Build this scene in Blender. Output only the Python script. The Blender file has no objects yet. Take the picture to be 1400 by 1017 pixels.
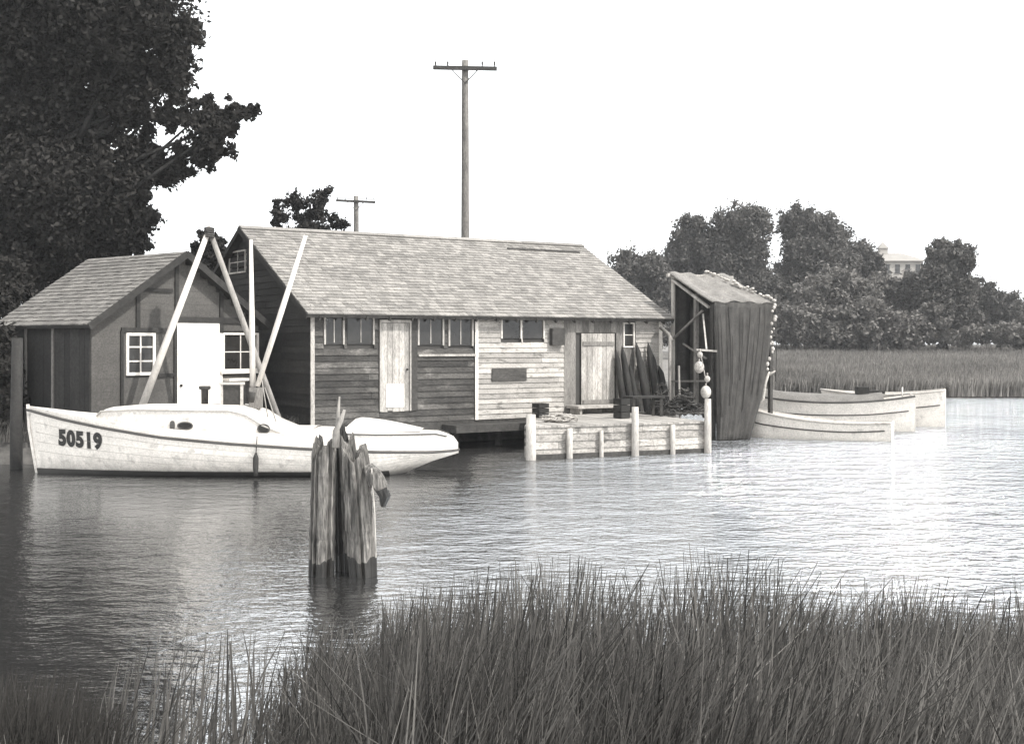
import bpy, math, random
import numpy as np
from mathutils import Vector

R = math.radians
random.seed(7); rng = np.random.default_rng(11)
sc = bpy.context.scene
C = sc.collection

# ---------------------------------------------------------------- camera
F = 1700.0; HZ = 470.0; CX = 700.0; CH = 2.6      # focal px, horizon row, centre column, camera height
cam_d = bpy.data.cameras.new('camera'); cam = bpy.data.objects.new('camera', cam_d); C.objects.link(cam)
cam.location = (0, 0, CH); cam.rotation_euler = (R(90), 0, 0)
cam_d.sensor_width = 36; cam_d.lens = 36 * F / 1400
cam_d.shift_y = -(508.5 - HZ) / 1400
cam_d.clip_start = .1; cam_d.clip_end = 5000
sc.camera = cam
# ---------------------------------------------------------------- world, sun, exposure
SUN_AZ_VEC = Vector((.86, -.51)); SUN_EL = 48
world = bpy.data.worlds.new('World'); sc.world = world; world.use_nodes = True
wn = world.node_tree; wn.nodes.clear()
sky = wn.nodes.new('ShaderNodeTexSky'); sky.sky_type = 'NISHITA'; sky.sun_disc = False
sky.sun_elevation = R(SUN_EL); sky.sun_rotation = math.atan2(SUN_AZ_VEC.x, SUN_AZ_VEC.y)
sky.dust_density = 1.5; sky.air_density = 1; sky.ozone_density = 1
sep = wn.nodes.new('ShaderNodeSeparateColor')            # old film is blind to red: keep the blue channel only
bw = wn.nodes.new('ShaderNodeMath'); bw.operation = 'MULTIPLY_ADD'; bw.inputs[1].default_value = .6; bw.inputs[2].default_value = 5.4   # thin even overcast veil
tint = wn.nodes.new('ShaderNodeMix'); tint.data_type = 'RGBA'; tint.blend_type = 'MULTIPLY'; tint.inputs[0].default_value = 1
tint.inputs[7].default_value = (.975, 1.0, 1.02, 1)
bg = wn.nodes.new('ShaderNodeBackground'); bg.inputs[1].default_value = .15
wo = wn.nodes.new('ShaderNodeOutputWorld')
wn.links.new(sky.outputs[0], sep.inputs[0]); wn.links.new(sep.outputs[2], bw.inputs[0]); wn.links.new(bw.outputs[0], tint.inputs[6])
wn.links.new(tint.outputs[2], bg.inputs[0]); wn.links.new(bg.outputs[0], wo.inputs[0])
sl = bpy.data.lights.new('sun', 'SUN'); sl.energy = 3.4; sl.angle = R(.6); sl.color = (1, .985, .955)
so = bpy.data.objects.new('sun', sl); C.objects.link(so)
sv = Vector((SUN_AZ_VEC.x * math.cos(R(SUN_EL)), SUN_AZ_VEC.y * math.cos(R(SUN_EL)), math.sin(R(SUN_EL))))
so.rotation_euler = sv.to_track_quat('Z', 'Y').to_euler(); so.location = (20, -10, 40)
sc.view_settings.view_transform = 'Standard'; sc.view_settings.look = 'None'
sc.view_settings.gamma = 1; sc.view_settings.exposure = .8

# ---------------------------------------------------------------- materials
def mat(name, v, island=0, coarse=(0, 0), fine=(0, 0), stretch=(1, 1, 1), rough=.85, bump=0, transl=0, tintc=(1.06, .99, .905), spec=.3, stain=None):
    m = bpy.data.materials.new(name); m.use_nodes = True
    n = m.node_tree; N = n.nodes; L = n.links; N.clear()
    out = N.new('ShaderNodeOutputMaterial'); b = N.new('ShaderNodeBsdfPrincipled')
    b.inputs['Roughness'].default_value = rough; b.inputs['Specular IOR Level'].default_value = spec
    L.new(b.outputs[0], out.inputs[0])
    tc = N.new('ShaderNodeTexCoord'); mp = N.new('ShaderNodeMapping'); mp.inputs['Scale'].default_value = stretch
    L.new(tc.outputs['Object'], mp.inputs[0])
    val = N.new('ShaderNodeValue'); val.outputs[0].default_value = 1; cur = val.outputs[0]; fo = None
    def mul(a, bsock, amt, lo=.3, hi=.7):
        mr = N.new('ShaderNodeMapRange'); mr.inputs[1].default_value = lo; mr.inputs[2].default_value = hi
        mr.inputs[3].default_value = 1 - amt; mr.inputs[4].default_value = 1 + amt; L.new(bsock, mr.inputs[0])
        mm = N.new('ShaderNodeMath'); mm.operation = 'MULTIPLY'; L.new(a, mm.inputs[0]); L.new(mr.outputs[0], mm.inputs[1]); return mm.outputs[0]
    if island:
        g = N.new('ShaderNodeNewGeometry'); cur = mul(cur, g.outputs['Random Per Island'], island, 0, 1)
    for sca, amt in (coarse, fine):
        if amt:
            t = N.new('ShaderNodeTexNoise'); t.inputs['Scale'].default_value = sca; t.inputs['Detail'].default_value = 5
            t.inputs['Roughness'].default_value = .65; L.new(mp.outputs[0], t.inputs[0]); cur = mul(cur, t.outputs[0], amt); fo = t
    if stain:   # (scale, threshold, value factor): blotches of wear
        t = N.new('ShaderNodeTexNoise'); t.inputs['Scale'].default_value = stain[0]; t.inputs['Detail'].default_value = 6
        L.new(mp.outputs[0], t.inputs[0])
        mr = N.new('ShaderNodeMapRange'); mr.inputs[1].default_value = stain[1]; mr.inputs[2].default_value = stain[1] + .08
        mr.inputs[3].default_value = 1; mr.inputs[4].default_value = stain[2]; L.new(t.outputs[0], mr.inputs[0])
        mm = N.new('ShaderNodeMath'); mm.operation = 'MULTIPLY'; L.new(cur, mm.inputs[0]); L.new(mr.outputs[0], mm.inputs[1]); cur = mm.outputs[0]
    cm = N.new('ShaderNodeCombineColor')
    for i in range(3):
        k = N.new('ShaderNodeMath'); k.operation = 'MULTIPLY'; k.inputs[1].default_value = v * tintc[i]; k.use_clamp = True
        L.new(cur, k.inputs[0]); L.new(k.outputs[0], cm.inputs[i])
    L.new(cm.outputs[0], b.inputs['Base Color'])
    if bump and fo:
        bp = N.new('ShaderNodeBump'); bp.inputs['Strength'].default_value = bump; bp.inputs['Distance'].default_value = .02
        L.new(fo.outputs[0], bp.inputs['Height']); L.new(bp.outputs[0], b.inputs['Normal'])
    if transl:
        tr = N.new('ShaderNodeBsdfTranslucent'); L.new(cm.outputs[0], tr.inputs[0])
        mx = N.new('ShaderNodeMixShader'); mx.inputs[0].default_value = transl
        L.new(b.outputs[0], mx.inputs[1]); L.new(tr.outputs[0], mx.inputs[2]); L.new(mx.outputs[0], out.inputs[0])
    return m

M = dict(
    shingle=mat('shingle', .175, .26, (1.1, .18), (28, .4), bump=.5),
    shingle_c=mat('shingle_cottage', .125, .24, (1.1, .2), (28, .4), bump=.5),
    dark_siding=mat('weathered_siding', .046, .45, (1.3, .5), (14, .5), (1, 1, 2.5), bump=.5, stain=(1.7, .58, 1.9)),
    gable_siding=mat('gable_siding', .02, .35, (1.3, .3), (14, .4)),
    white_siding=mat('white_siding', .28, .26, (1.6, .25), (18, .35), (1, 1, 3), bump=.4, stain=(4, .60, .55)),
    grey_board=mat('grey_board', .14, .35, (1.5, .3), (16, .45), (3, 3, .7), bump=.5),
    pale_board=mat('pale_board', .26, .25, (2, .35), (20, .4), (2, 2, .6), bump=.4),
    dark_wood=mat('dark_wood', .035, .3, (2, .3), (14, .4)),
    black_wood=mat('black_wood', .02, .2, (2, .3), (14, .4)),
    core=mat('core', .04, 0, (2, .2)),
    white_paint=mat('white_paint', .52, .06, (3, .12), (20, .2), stain=(7, .62, .6)),
    door_white=mat('door_white', .62, .05, (2, .08), (25, .12), stain=(9, .64, .75)),
    stucco=mat('cottage_panel', .06, .06, (1.5, .2), (25, .35)),
    hull=mat('hull_paint', .52, 0, (2.2, .1), (30, .2), (1, 1, 1), .45, .1, spec=.4, stain=(4.5, .6, .72)),
    skiff_paint=mat('skiff_paint', .56, 0, (2, .12), (26, .22), stain=(5, .62, .75)),
    hull_dark=mat('hull_bottom', .03, 0, (3, .2), rough=.6),
    trim=mat('dark_trim', .05, .1, (5, .2), rough=.6),
    letter=mat('letter_paint', .02, 0, (14, .3), rough=.7),
    spar=mat('spar', .5, 0, (4, .15), (25, .2), (3, 3, .5), .6),
    spar_grey=mat('spar_grey', .2, 0, (4, .25), (25, .3), (3, 3, .5)),
    glass=mat('window_glass', .02, 0, (2, .4), rough=.12, spec=.5),
    pole=mat('pole_wood', .13, 0, (2.5, .3), (20, .55), (3, 3, .5), bump=.5, stain=(1.2, .6, .5)),
    pile=mat('pile_wood', .12, 0, (3, .6), (13, .75), (3.2, 3.2, .35), bump=1.0, stain=(2.2, .56, .35)),
    pile_wet=mat('pile_wet', .02, 0, (5, .4), rough=.4),
    dock_deck=mat('dock_deck', .24, .25, (2, .2), (18, .35)),
    dock_face=mat('dock_face', .27, .3, (1.8, .3), (16, .45), (1, 1, 2), bump=.5, stain=(3, .6, .5)),
    post=mat('dock_post', .33, .1, (2, .2), (14, .35), (3, 3, .6)),
    net=mat('net', .04, .0, (5, .35), (75, .75), (1, 1, .8), bump=.8),
    net_roof=mat('net_roof', .13, .35, (3, .3), (30, .55), bump=.6),
    cork=mat('cork_float', .33, .25, (6, .3), (22, .3)),
    boat_grey=mat('boat_grey', .34, .1, (2, .15), (20, .25), stain=(5, .6, .7)),
    boat_cover=mat('boat_cover', .12, 0, (3, .2), (24, .4), bump=.6),
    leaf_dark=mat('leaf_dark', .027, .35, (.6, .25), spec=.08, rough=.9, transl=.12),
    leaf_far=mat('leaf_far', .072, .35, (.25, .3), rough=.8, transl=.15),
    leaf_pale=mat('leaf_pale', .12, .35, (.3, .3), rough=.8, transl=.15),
    bark=mat('bark', .02, 0, (3, .3), (12, .5), (3, 3, .6), bump=.8),
    reed=mat('reed', .072, .75, (.5, .3), rough=.8, transl=.2),
    dead_reed=mat('dead_reed', .15, .7, (.5, .3), rough=.8, transl=.2),
    marsh=mat('marsh_reed', .14, .35, (.12, .35), rough=.9, transl=.15),
    soil=mat('soil', .07, 0, (.4, .3), (6, .4), bump=.5),
    marsh_soil=mat('marsh_soil', .13, 0, (.2, .3), (4, .4)),
    house=mat('house_wall', .28, 0, (1, .1)), house_roof=mat('house_roof', .22, .1, (1, .1)),
)
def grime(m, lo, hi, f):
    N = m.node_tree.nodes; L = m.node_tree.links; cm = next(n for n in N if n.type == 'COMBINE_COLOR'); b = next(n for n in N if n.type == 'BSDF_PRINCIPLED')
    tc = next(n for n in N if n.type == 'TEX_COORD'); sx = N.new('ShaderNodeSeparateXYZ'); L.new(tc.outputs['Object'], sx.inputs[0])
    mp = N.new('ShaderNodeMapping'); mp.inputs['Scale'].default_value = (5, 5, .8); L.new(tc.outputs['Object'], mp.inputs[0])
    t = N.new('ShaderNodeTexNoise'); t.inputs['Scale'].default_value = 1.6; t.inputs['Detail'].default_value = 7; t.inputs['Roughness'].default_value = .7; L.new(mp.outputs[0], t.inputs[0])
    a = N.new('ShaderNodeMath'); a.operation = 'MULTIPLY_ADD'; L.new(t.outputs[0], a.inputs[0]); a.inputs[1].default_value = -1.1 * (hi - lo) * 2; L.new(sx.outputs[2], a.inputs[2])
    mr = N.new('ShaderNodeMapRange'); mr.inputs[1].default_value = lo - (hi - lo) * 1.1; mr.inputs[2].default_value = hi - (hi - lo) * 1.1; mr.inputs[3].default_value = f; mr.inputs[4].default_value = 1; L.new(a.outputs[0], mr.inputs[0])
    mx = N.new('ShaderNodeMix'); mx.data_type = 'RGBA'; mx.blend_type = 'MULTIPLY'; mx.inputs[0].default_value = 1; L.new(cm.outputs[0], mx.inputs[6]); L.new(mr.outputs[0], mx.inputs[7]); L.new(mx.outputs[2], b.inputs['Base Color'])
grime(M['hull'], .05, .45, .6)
# water
def water_mat():
    m = bpy.data.materials.new('water'); m.use_nodes = True; N = m.node_tree.nodes; L = m.node_tree.links; N.clear()
    out = N.new('ShaderNodeOutputMaterial')
    tc = N.new('ShaderNodeTexCoord')
    def noise(sc_, st, det, rough=.55):
        mp = N.new('ShaderNodeMapping'); mp.inputs['Scale'].default_value = st; mp.inputs['Rotation'].default_value = (0, 0, R(-8))
        t = N.new('ShaderNodeTexNoise'); t.inputs['Scale'].default_value = sc_; t.inputs['Detail'].default_value = det
        t.inputs['Roughness'].default_value = rough
        L.new(tc.outputs['Object'], mp.inputs[0]); L.new(mp.outputs[0], t.inputs[0]); return t.outputs[0]
    a = noise(1.5, (.75, 1.1, 1), 3, .6); b = noise(7, (.8, 1.1, 1), 3, .6)
    big = noise(.16, (1, 1, 1), 2)
    ad = N.new('ShaderNodeMath'); ad.operation = 'MULTIPLY_ADD'; L.new(a, ad.inputs[0]); ad.inputs[1].default_value = 2.0; L.new(b, ad.inputs[2])
    bp = N.new('ShaderNodeBump'); bp.inputs['Distance'].default_value = .12; L.new(ad.outputs[0], bp.inputs['Height'])
    # sheltered water on the left lies calmer than the open channel on the right
    sx = N.new('ShaderNodeSeparateXYZ'); L.new(tc.outputs['Object'], sx.inputs[0])
    mr = N.new('ShaderNodeMapRange'); mr.interpolation_type = 'SMOOTHSTEP'; mr.inputs[1].default_value = -2.5; mr.inputs[2].default_value = 6; mr.inputs[3].default_value = .15; mr.inputs[4].default_value = 1.6
    L.new(sx.outputs[0], mr.inputs[0])
    m2 = N.new('ShaderNodeMapRange'); m2.inputs[1].default_value = .35; m2.inputs[2].default_value = .65; m2.inputs[3].default_value = .6; m2.inputs[4].default_value = 1.3; L.new(big, m2.inputs[0])
    mm = N.new('ShaderNodeMath'); mm.operation = 'MULTIPLY'; L.new(mr.outputs[0], mm.inputs[0]); L.new(m2.outputs[0], mm.inputs[1]); L.new(mm.outputs[0], bp.inputs['Strength'])
    gl = N.new('ShaderNodeBsdfGlossy'); gl.inputs['Roughness'].default_value = .08; gl.inputs[0].default_value = (.97, .985, 1, 1)
    df = N.new('ShaderNodeBsdfDiffuse'); df.inputs[0].default_value = (.022, .021, .02, 1)
    fr = N.new('ShaderNodeFresnel'); fr.inputs['IOR'].default_value = 11
    L.new(bp.outputs[0], gl.inputs['Normal']); L.new(bp.outputs[0], fr.inputs['Normal'])
    mx = N.new('ShaderNodeMixShader'); L.new(fr.outputs[0], mx.inputs[0]); L.new(df.outputs[0], mx.inputs[1]); L.new(gl.outputs[0], mx.inputs[2])
    L.new(mx.outputs[0], out.inputs[0]); return m
M['water'] = water_mat()

# ---------------------------------------------------------------- helpers
def tag(o, label=None, cat=None, group=None, kind=None):
    for k, v in (('label', label), ('category', cat), ('group', group), ('kind', kind)):
        if v: o[k] = v
    return o
def at(px, py, Y): return Vector(((px - CX) * Y / F, Y, CH - (py - HZ) * Y / F))
def thing(name, label, cat, loc, group=None):
    o = bpy.data.objects.new(name, None); C.objects.link(o); o.location = loc; o.empty_display_size = .3
    return tag(o, label, cat, group)
def rootloc(p):
    v = Vector((0, 0, 0))
    while p is not None: v = v + p.location; p = p.parent
    return v
def from_np(name, V, Fc, mtl, parent=None):
    """V (n,3) world verts, Fc (m,k) faces all of k corners"""
    me = bpy.data.meshes.new(name); V = np.asarray(V, dtype=np.float32); Fc = np.asarray(Fc, dtype=np.int32)
    off = rootloc(parent) if parent is not None else Vector((0, 0, 0))
    V = V - np.array(off, dtype=np.float32)
    me.vertices.add(len(V)); me.vertices.foreach_set('co', V.ravel())
    k = Fc.shape[1]; me.loops.add(Fc.size); me.loops.foreach_set('vertex_index', Fc.ravel())
    me.polygons.add(len(Fc)); me.polygons.foreach_set('loop_start', np.arange(0, Fc.size, k, dtype=np.int32))
    me.update(calc_edges=True); me.materials.append(mtl)
    o = bpy.data.objects.new(name, me); C.objects.link(o)
    if parent is not None: o.parent = parent
    return o
class MB:
    def __init__(s): s.v = []; s.f = []; s.smooth = []
    def add(s, vs, fs, smooth=False):
        b = len(s.v); s.v += [tuple(p) for p in vs]; s.f += [tuple(b + i for i in f) for f in fs]; s.smooth += [smooth] * len(fs)
    def hexa(s, p):   # 8 corners: bottom 4 then top 4
        s.add(p, [(0, 3, 2, 1), (4, 5, 6, 7), (0, 1, 5, 4), (1, 2, 6, 5), (2, 3, 7, 6), (3, 0, 4, 7)])
    def box(s, c, sz, ax=None):
        c = Vector(c); X, Y, Z = ax or (Vector((1, 0, 0)), Vector((0, 1, 0)), Vector((0, 0, 1)))
        a, b, d = X * sz[0] / 2, Y * sz[1] / 2, Z * sz[2] / 2
        s.hexa([c - a - b - d, c + a - b - d, c + a + b - d, c - a + b - d, c - a - b + d, c + a - b + d, c + a + b + d, c - a + b + d])
    def beam(s, p, q, w, h, up=Vector((0, 0, 1))):
        p, q = Vector(p), Vector(q); Z = (q - p); ln = Z.length; Z.normalize()
        X = up.cross(Z)
        if X.length < 1e-4: X = Vector((1, 0, 0)).cross(Z)
        X.normalize(); Y = Z.cross(X); s.box((p + q) / 2, (w, h, ln), (X, Y, Z))
    def tube(s, pts, rad, n=8, smooth=True, jitter=0):
        pts = [Vector(p) for p in pts]
        if not isinstance(rad, (list, tuple)): rad = [rad] * len(pts)
        vs = []; ref = None
        for i, p in enumerate(pts):
            d = (pts[min(i + 1, len(pts) - 1)] - pts[max(i - 1, 0)]).normalized()
            if ref is None: ref = Vector((1, 0, 0)) if abs(d.x) < .9 else Vector((0, 1, 0))
            X = (ref - d * ref.dot(d)).normalized(); Y = d.cross(X); ref = X
            for k in range(n):
                a = 2 * math.pi * k / n; r = rad[i] * (1 + random.uniform(-jitter, jitter)); vs.append(p + X * math.cos(a) * r + Y * math.sin(a) * r)
        fs = []
        for i in range(len(pts) - 1):
            for k in range(n):
                a, b = i * n + k, i * n + (k + 1) % n; fs.append((a, b, b + n, a + n))
        fs.append(tuple(range(n - 1, -1, -1))); fs.append(tuple((len(pts) - 1) * n + k for k in range(n)))
        s.add(vs, fs, smooth)
    def ball(s, c, r, n=10, m=7, sq=(1, 1, 1)):
        c = Vector(c); vs = [c + Vector((0, 0, -r * sq[2]))]
        for i in range(1, m):
            t = math.pi * i / m
            for k in range(n):
                a = 2 * math.pi * k / n; vs.append(c + Vector((r * sq[0] * math.sin(t) * math.cos(a), r * sq[1] * math.sin(t) * math.sin(a), -r * sq[2] * math.cos(t))))
        vs.append(c + Vector((0, 0, r * sq[2]))); fs = [(0, 1 + (k + 1) % n, 1 + k) for k in range(n)]
        for i in range(m - 2):
            for k in range(n):
                a = 1 + i * n + k; b = 1 + i * n + (k + 1) % n; fs.append((a, b, b + n, a + n))
        e = len(vs) - 1; q = 1 + (m - 2) * n; fs += [(q + k, q + (k + 1) % n, e) for k in range(n)]
        s.add(vs, fs, True)
    def build(s, name, mtl, parent=None, recalc=True):
        off = rootloc(parent) if parent is not None else Vector((0, 0, 0))
        me = bpy.data.meshes.new(name); me.from_pydata([(a - off.x, b - off.y, c - off.z) for a, b, c in s.v], [], s.f)
        me.polygons.foreach_set('use_smooth', s.smooth); me.materials.append(mtl); me.update()
        o = bpy.data.objects.new(name, me); C.objects.link(o)
        if parent is not None: o.parent = parent
        return o
class Plane:
    """vertical plane through (x,y) along unit dir d; outward normal n"""
    def __init__(s, x, y, d, n): s.o = Vector((x, y)); s.d = Vector(d).normalized(); s.n = Vector(n).normalized()
    def px(s, px, py):
        k = (px - CX) / F; t = (k * s.o.y - s.o.x) / (s.d.x - k * s.d.y); Y = s.o.y + s.d.y * t
        return t, CH - (py - HZ) * Y / F
    def pt(s, t, z, off=0): q = s.o + s.d * t + s.n * off; return Vector((q.x, q.y, z))
    def slab(s, mb, t0, t1, z0, z1, o0, o1, o1t=None):
        o1t = o1 if o1t is None else o1t
        mb.hexa([s.pt(t0, z0, o0), s.pt(t1, z0, o0), s.pt(t1, z0, o1), s.pt(t0, z0, o1), s.pt(t0, z1, o0), s.pt(t1, z1, o0), s.pt(t1, z1, o1t), s.pt(t0, z1, o1t)])
def hboards(mb, pl, t0, t1, z0, z1, h, holes=(), lim=None, off=.0, maxlen=3.2, flat=False):
    z = z0
    while z < z1 - .01:
        zt = min(z + h, z1); a, b = t0, t1
        if lim: a, b = lim(zt - .02)
        segs = [(a, b)]
        for (h0, h1, y0, y1) in holes:
            if z < y1 - .02 and zt > y0 + .02:
                ns = []
                for (p, q) in segs:
                    if h1 <= p or h0 >= q: ns.append((p, q)); continue
                    if h0 > p: ns.append((p, h0))
                    if h1 < q: ns.append((h1, q))
                segs = ns
        for (p, q) in segs:
            x = p
            while x < q - .02:
                e = min(x + random.uniform(maxlen * .4, maxlen), q)
                j = random.uniform(-.004, .004)
                pl.slab(mb, x, e - .006, z + .004 + (0 if flat else j), zt + .004 - (.003 if flat else -j), off, off + .030 + random.uniform(0, .006 if not flat else .001), off + (.030 if flat else .010))
                x = e
        z = zt
def vboards(mb, pl, t0, t1, zb, zt, w, holes=(), off=0):
    t = t0
    while t < t1 - .01:
        e = min(t + w * random.uniform(.85, 1.15), t1); b = zb + random.uniform(-.015, .015); top = zt(t) if callable(zt) else zt
        segs = [(b, top)]
        for (h0, h1, y0, y1) in holes:
            if t < h1 - .03 and e > h0 + .03:
                ns = []
                for p, q in segs:
                    if y1 <= p or y0 >= q: ns.append((p, q)); continue
                    if y0 > p: ns.append((p, y0))
                    if y1 < q: ns.append((y1, q))
                segs = ns
        for p, q in segs: pl.slab(mb, t, e - .008, p, q, off, off + .018 + random.uniform(0, .012))
        t = e
def window(parent, pl, r, nx, ny, fm, fw=.05, off=.0, sill=False, sides='tblr', mw=.02, name='window'):
    t0, z1 = pl.px(r[0], r[1]); t1, _ = pl.px(r[2], r[1]); tm, _ = pl.px((r[0] + r[2]) / 2, 0); z1 = pl.px((r[0] + r[2]) / 2, r[1])[1]; z0 = pl.px((r[0] + r[2]) / 2, r[3])[1]
    mb = MB(); o = off
    if 'l' in sides: pl.slab(mb, t0, t0 + fw, z0, z1, o, o + .055)
    if 'r' in sides: pl.slab(mb, t1 - fw, t1, z0, z1, o, o + .056)
    a = t0 + (fw if 'l' in sides else 0) + .001; b = t1 - (fw if 'r' in sides else 0) - .001
    if 't' in sides: pl.slab(mb, a, b, z1 - fw, z1, o, o + .057)
    if 'b' in sides: pl.slab(mb, a, b, z0, z0 + fw, o, o + .058)
    for i in range(1, nx): t = t0 + (t1 - t0) * i / nx; pl.slab(mb, t - mw / 2, t + mw / 2, z0 + fw, z1 - fw, o + .01, o + .035)
    for i in range(1, ny): z = z0 + (z1 - z0) * i / ny; pl.slab(mb, a, b, z - mw / 2, z + mw / 2, o + .01, o + .033)
    w = mb.build(name, fm, parent)
    g = MB(); pl.slab(g, t0 + .01, t1 - .01, z0 + .01, z1 - .01, o + .002, o + .018); g.build('pane', M['glass'], w)
    if sill:
        q = MB(); pl.slab(q, t0 - .08, t1 + .08, z0 - .06, z0 - .002, o, o + .11); q.build('sill', fm, w)
    return (t0, t1, z0, z1)
def shingles(mb, P, ulen, slope_len, U, S, Nn, course=.2, w=.22, drop=None):
    """P low corner; U along eave, S up slope, Nn normal"""
    r = 0; s = 0.0
    while s < slope_len - .01:
        x = -random.uniform(0, w); c = min(course * 1.25, slope_len - s)
        while x < ulen:
            ww = w * random.uniform(.55, 1.25); a = max(x, 0); e = min(x + ww - .006, ulen)
            if e - a > .02:
                j = random.uniform(-.012, .012) if s > .01 else random.uniform(-.015, .0); lift = .022 + random.uniform(0, .012)
                p0 = P + U * a + S * max(s + j, -.02); p1 = P + U * e + S * max(s + j, -.02); p2 = P + U * e + S * (s + c); p3 = P + U * a + S * (s + c)
                mb.hexa([p0, p1, p2, p3, p0 + Nn * lift, p1 + Nn * lift, p2 + Nn * .006, p3 + Nn * .006])
            x += ww
        s += course

# ---------------------------------------------------------------- setting: water and land
wb = MB(); wb.add([(-1000, -60, 0), (1000, -60, 0), (1000, 1600, 0), (-1000, 1600, 0)], [(0, 1, 2, 3)])
tag(wb.build('water', M['water']), kind='structure')
def land(name, ring, ztop, inset, mtl, rise=None):
    """shore polygon with a sloping bank; ring listed anticlockwise, offset inward"""
    n = len(ring); ring = [Vector(p) for p in ring]; inner = []
    for i in range(n):
        d0 = (ring[i] - ring[i - 1]).normalized(); d1 = (ring[(i + 1) % n] - ring[i]).normalized()
        n0 = Vector((-d0.y, d0.x)); n1 = Vector((-d1.y, d1.x)); b = (n0 + n1).normalized(); k = inset / max(b.dot(n0), .35)
        inner.append(ring[i] + b * k)
    mb = MB(); vs = [(p.x, p.y, -.5) for p in ring] + [(p.x, p.y, ztop if rise is None else rise(p)) for p in inner]
    mb.add(vs, [(i, (i + 1) % n, n + (i + 1) % n, n + i) for i in range(n)] + [tuple(range(n, 2 * n))])
    return tag(mb.build(name, mtl), kind='structure')
land('ground', [(-200, 26.5), (-11, 26.5), (-8.5, 26.7), (-6.5, 27.6), (-5.2, 29.4), (-3.2, 31.3), (0, 33.6), (3.6, 36.2), (5.5, 38.4), (6.6, 46), (7.5, 59), (10, 62), (6, 90), (0, 1500), (-900, 1500)], .55, .7, M['soil'])
# marsh rises gently away from the water
def marsh_z(x, y): return np.clip(.12 + (y - 60) / 55 * 1.7, .12, 2.0)
mb = MB(); xs = [5.5, 12, 30, 60, 120, 400, 950]; ys = [58.5, 60, 80, 100, 115, 200, 1500]
vs = []; 
for j, y in enumerate(ys):
    for x in xs: vs.append((x, y + (random.uniform(-.4, .4) if j < 2 else 0), -.5 if j == 0 else float(marsh_z(x, y)) + (.004 if j > 4 else 0)))
W_ = len(xs); mb.add(vs, [(j * W_ + i, j * W_ + i + 1, (j + 1) * W_ + i + 1, (j + 1) * W_ + i) for j in range(len(ys) - 1) for i in range(W_ - 1)])
tag(mb.build('marsh_ground', M['marsh_soil']), kind='structure')
# near bank, where the photographer stands
land('near_bank', [(60, 6.3), (6, 6.6), (1.6, 6.0), (-.4, 4.6), (-6, 3.6), (-60, 3.2), (-60, -50), (60, -50)][::-1], .5, .6, M['soil'])

# ---------------------------------------------------------------- grass blades
def blades(name, X, Y, Z, H, Wd, lean, mtl, seg=2, parent=None, curv=.25):
    n = len(X); ang = rng.uniform(0, 2 * np.pi, n); dx, dy = np.cos(ang), np.sin(ang)
    la = rng.normal(.35, .8, n) + 1.3 * np.sin(X * 1.7 + Y * .9); lx = np.cos(la) * lean * H * rng.gamma(2, .4, n); ly = np.sin(la) * lean * H * rng.uniform(.2, 1.2, n)
    V = []
    k = seg + 1
    for i in range(k):
        s = i / seg; w = Wd * (1 - s) ** .6 * .5
        cx = X + lx * s ** 1.8; cy = Y + ly * s ** 1.8; cz = Z + H * (s - curv * .25 * s * s * np.abs(lean))
        if i < seg:
            V.append(np.stack([cx - dx * w, cy - dy * w, cz], 1)); V.append(np.stack([cx + dx * w, cy + dy * w, cz], 1))
        else:
            V.append(np.stack([cx - dx * Wd * .08, cy - dy * Wd * .08, cz], 1)); V.append(np.stack([cx + dx * Wd * .08, cy + dy * Wd * .08, cz], 1))
    V = np.stack(V, 1).reshape(-1, 3); m = 2 * k; base = (np.arange(n) * m)[:, None]
    Fs = np.concatenate([base + np.array([2 * i, 2 * i + 1, 2 * i + 3, 2 * i + 2])[None] for i in range(seg)], 0)
    return from_np(name, V, Fs, mtl, parent)

# foreground reeds: tip line follows the photograph's bank
def fore(n):
    px = rng.uniform(-60, 1460, n); d = 4.2 + 5.6 * rng.random(n) ** .9
    X = (px - CX) * d / F
    # outline of the tips in the photograph (column -> row)
    tx = [-60, 120, 200, 300, 350, 400, 460, 520, 600, 700, 760, 840, 900, 960, 1040, 1080, 1130, 1180, 1240, 1300, 1460]
    ty = [1060, 1040, 990, 975, 950, 905, 880, 845, 835, 822, 800, 815, 822, 800, 815, 832, 865, 845, 840, 865, 845]
    lim = np.interp(px, tx, ty)
    lim = lim + 13 * np.sin(px * .083 + 2 * np.sin(px * .021)) + 9 * np.sin(px * .19 + 1.3) + 12 * np.sin(px * .037 + 2)
    H = rng.uniform(.55, 1.15, n) * (1 + .25 * np.sin(X * 3.1 + d) * np.sin(X * 1.3))
    zb = np.where(d < 6.0, .45 - .55 * np.clip((d - 5.2) / .8, 0, 1), -.1) 
    zb = np.where(X < -.6, -.1, zb)
    tiprow = HZ + (CH - zb - H) * F / d
    # shorten blades whose tips would rise above the outline, drop the too short
    need = CH - zb - (lim + rng.exponential(48, n) - 34 - HZ) * d / F
    H = np.minimum(H, need); ok = (H > .22) & (rng.random(n) < np.interp(px, [0, 180, 340, 430, 560], [.1, .14, .2, .5, 1])) & (np.sin(X * 2.3 + 1.1 * np.sin(d * 2.1)) * np.sin(d * 1.9 + X) > rng.uniform(-1.1, .6, n))
    return X[ok], d[ok], zb[ok], H[ok]
X, Y, Z, H = fore(56000)
pale = rng.random(len(X)) < .09
tag(blades('reeds', X[~pale], Y[~pale], Z[~pale], H[~pale], rng.uniform(.008, .018, (~pale).sum()), .38, M['reed'], 3), kind='stuff')
tag(blades('dead_reeds', X[pale], Y[pale], Z[pale], H[pale] * .92, rng.uniform(.006, .011, pale.sum()), .6, M['dead_reed'], 4), kind='stuff')
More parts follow.
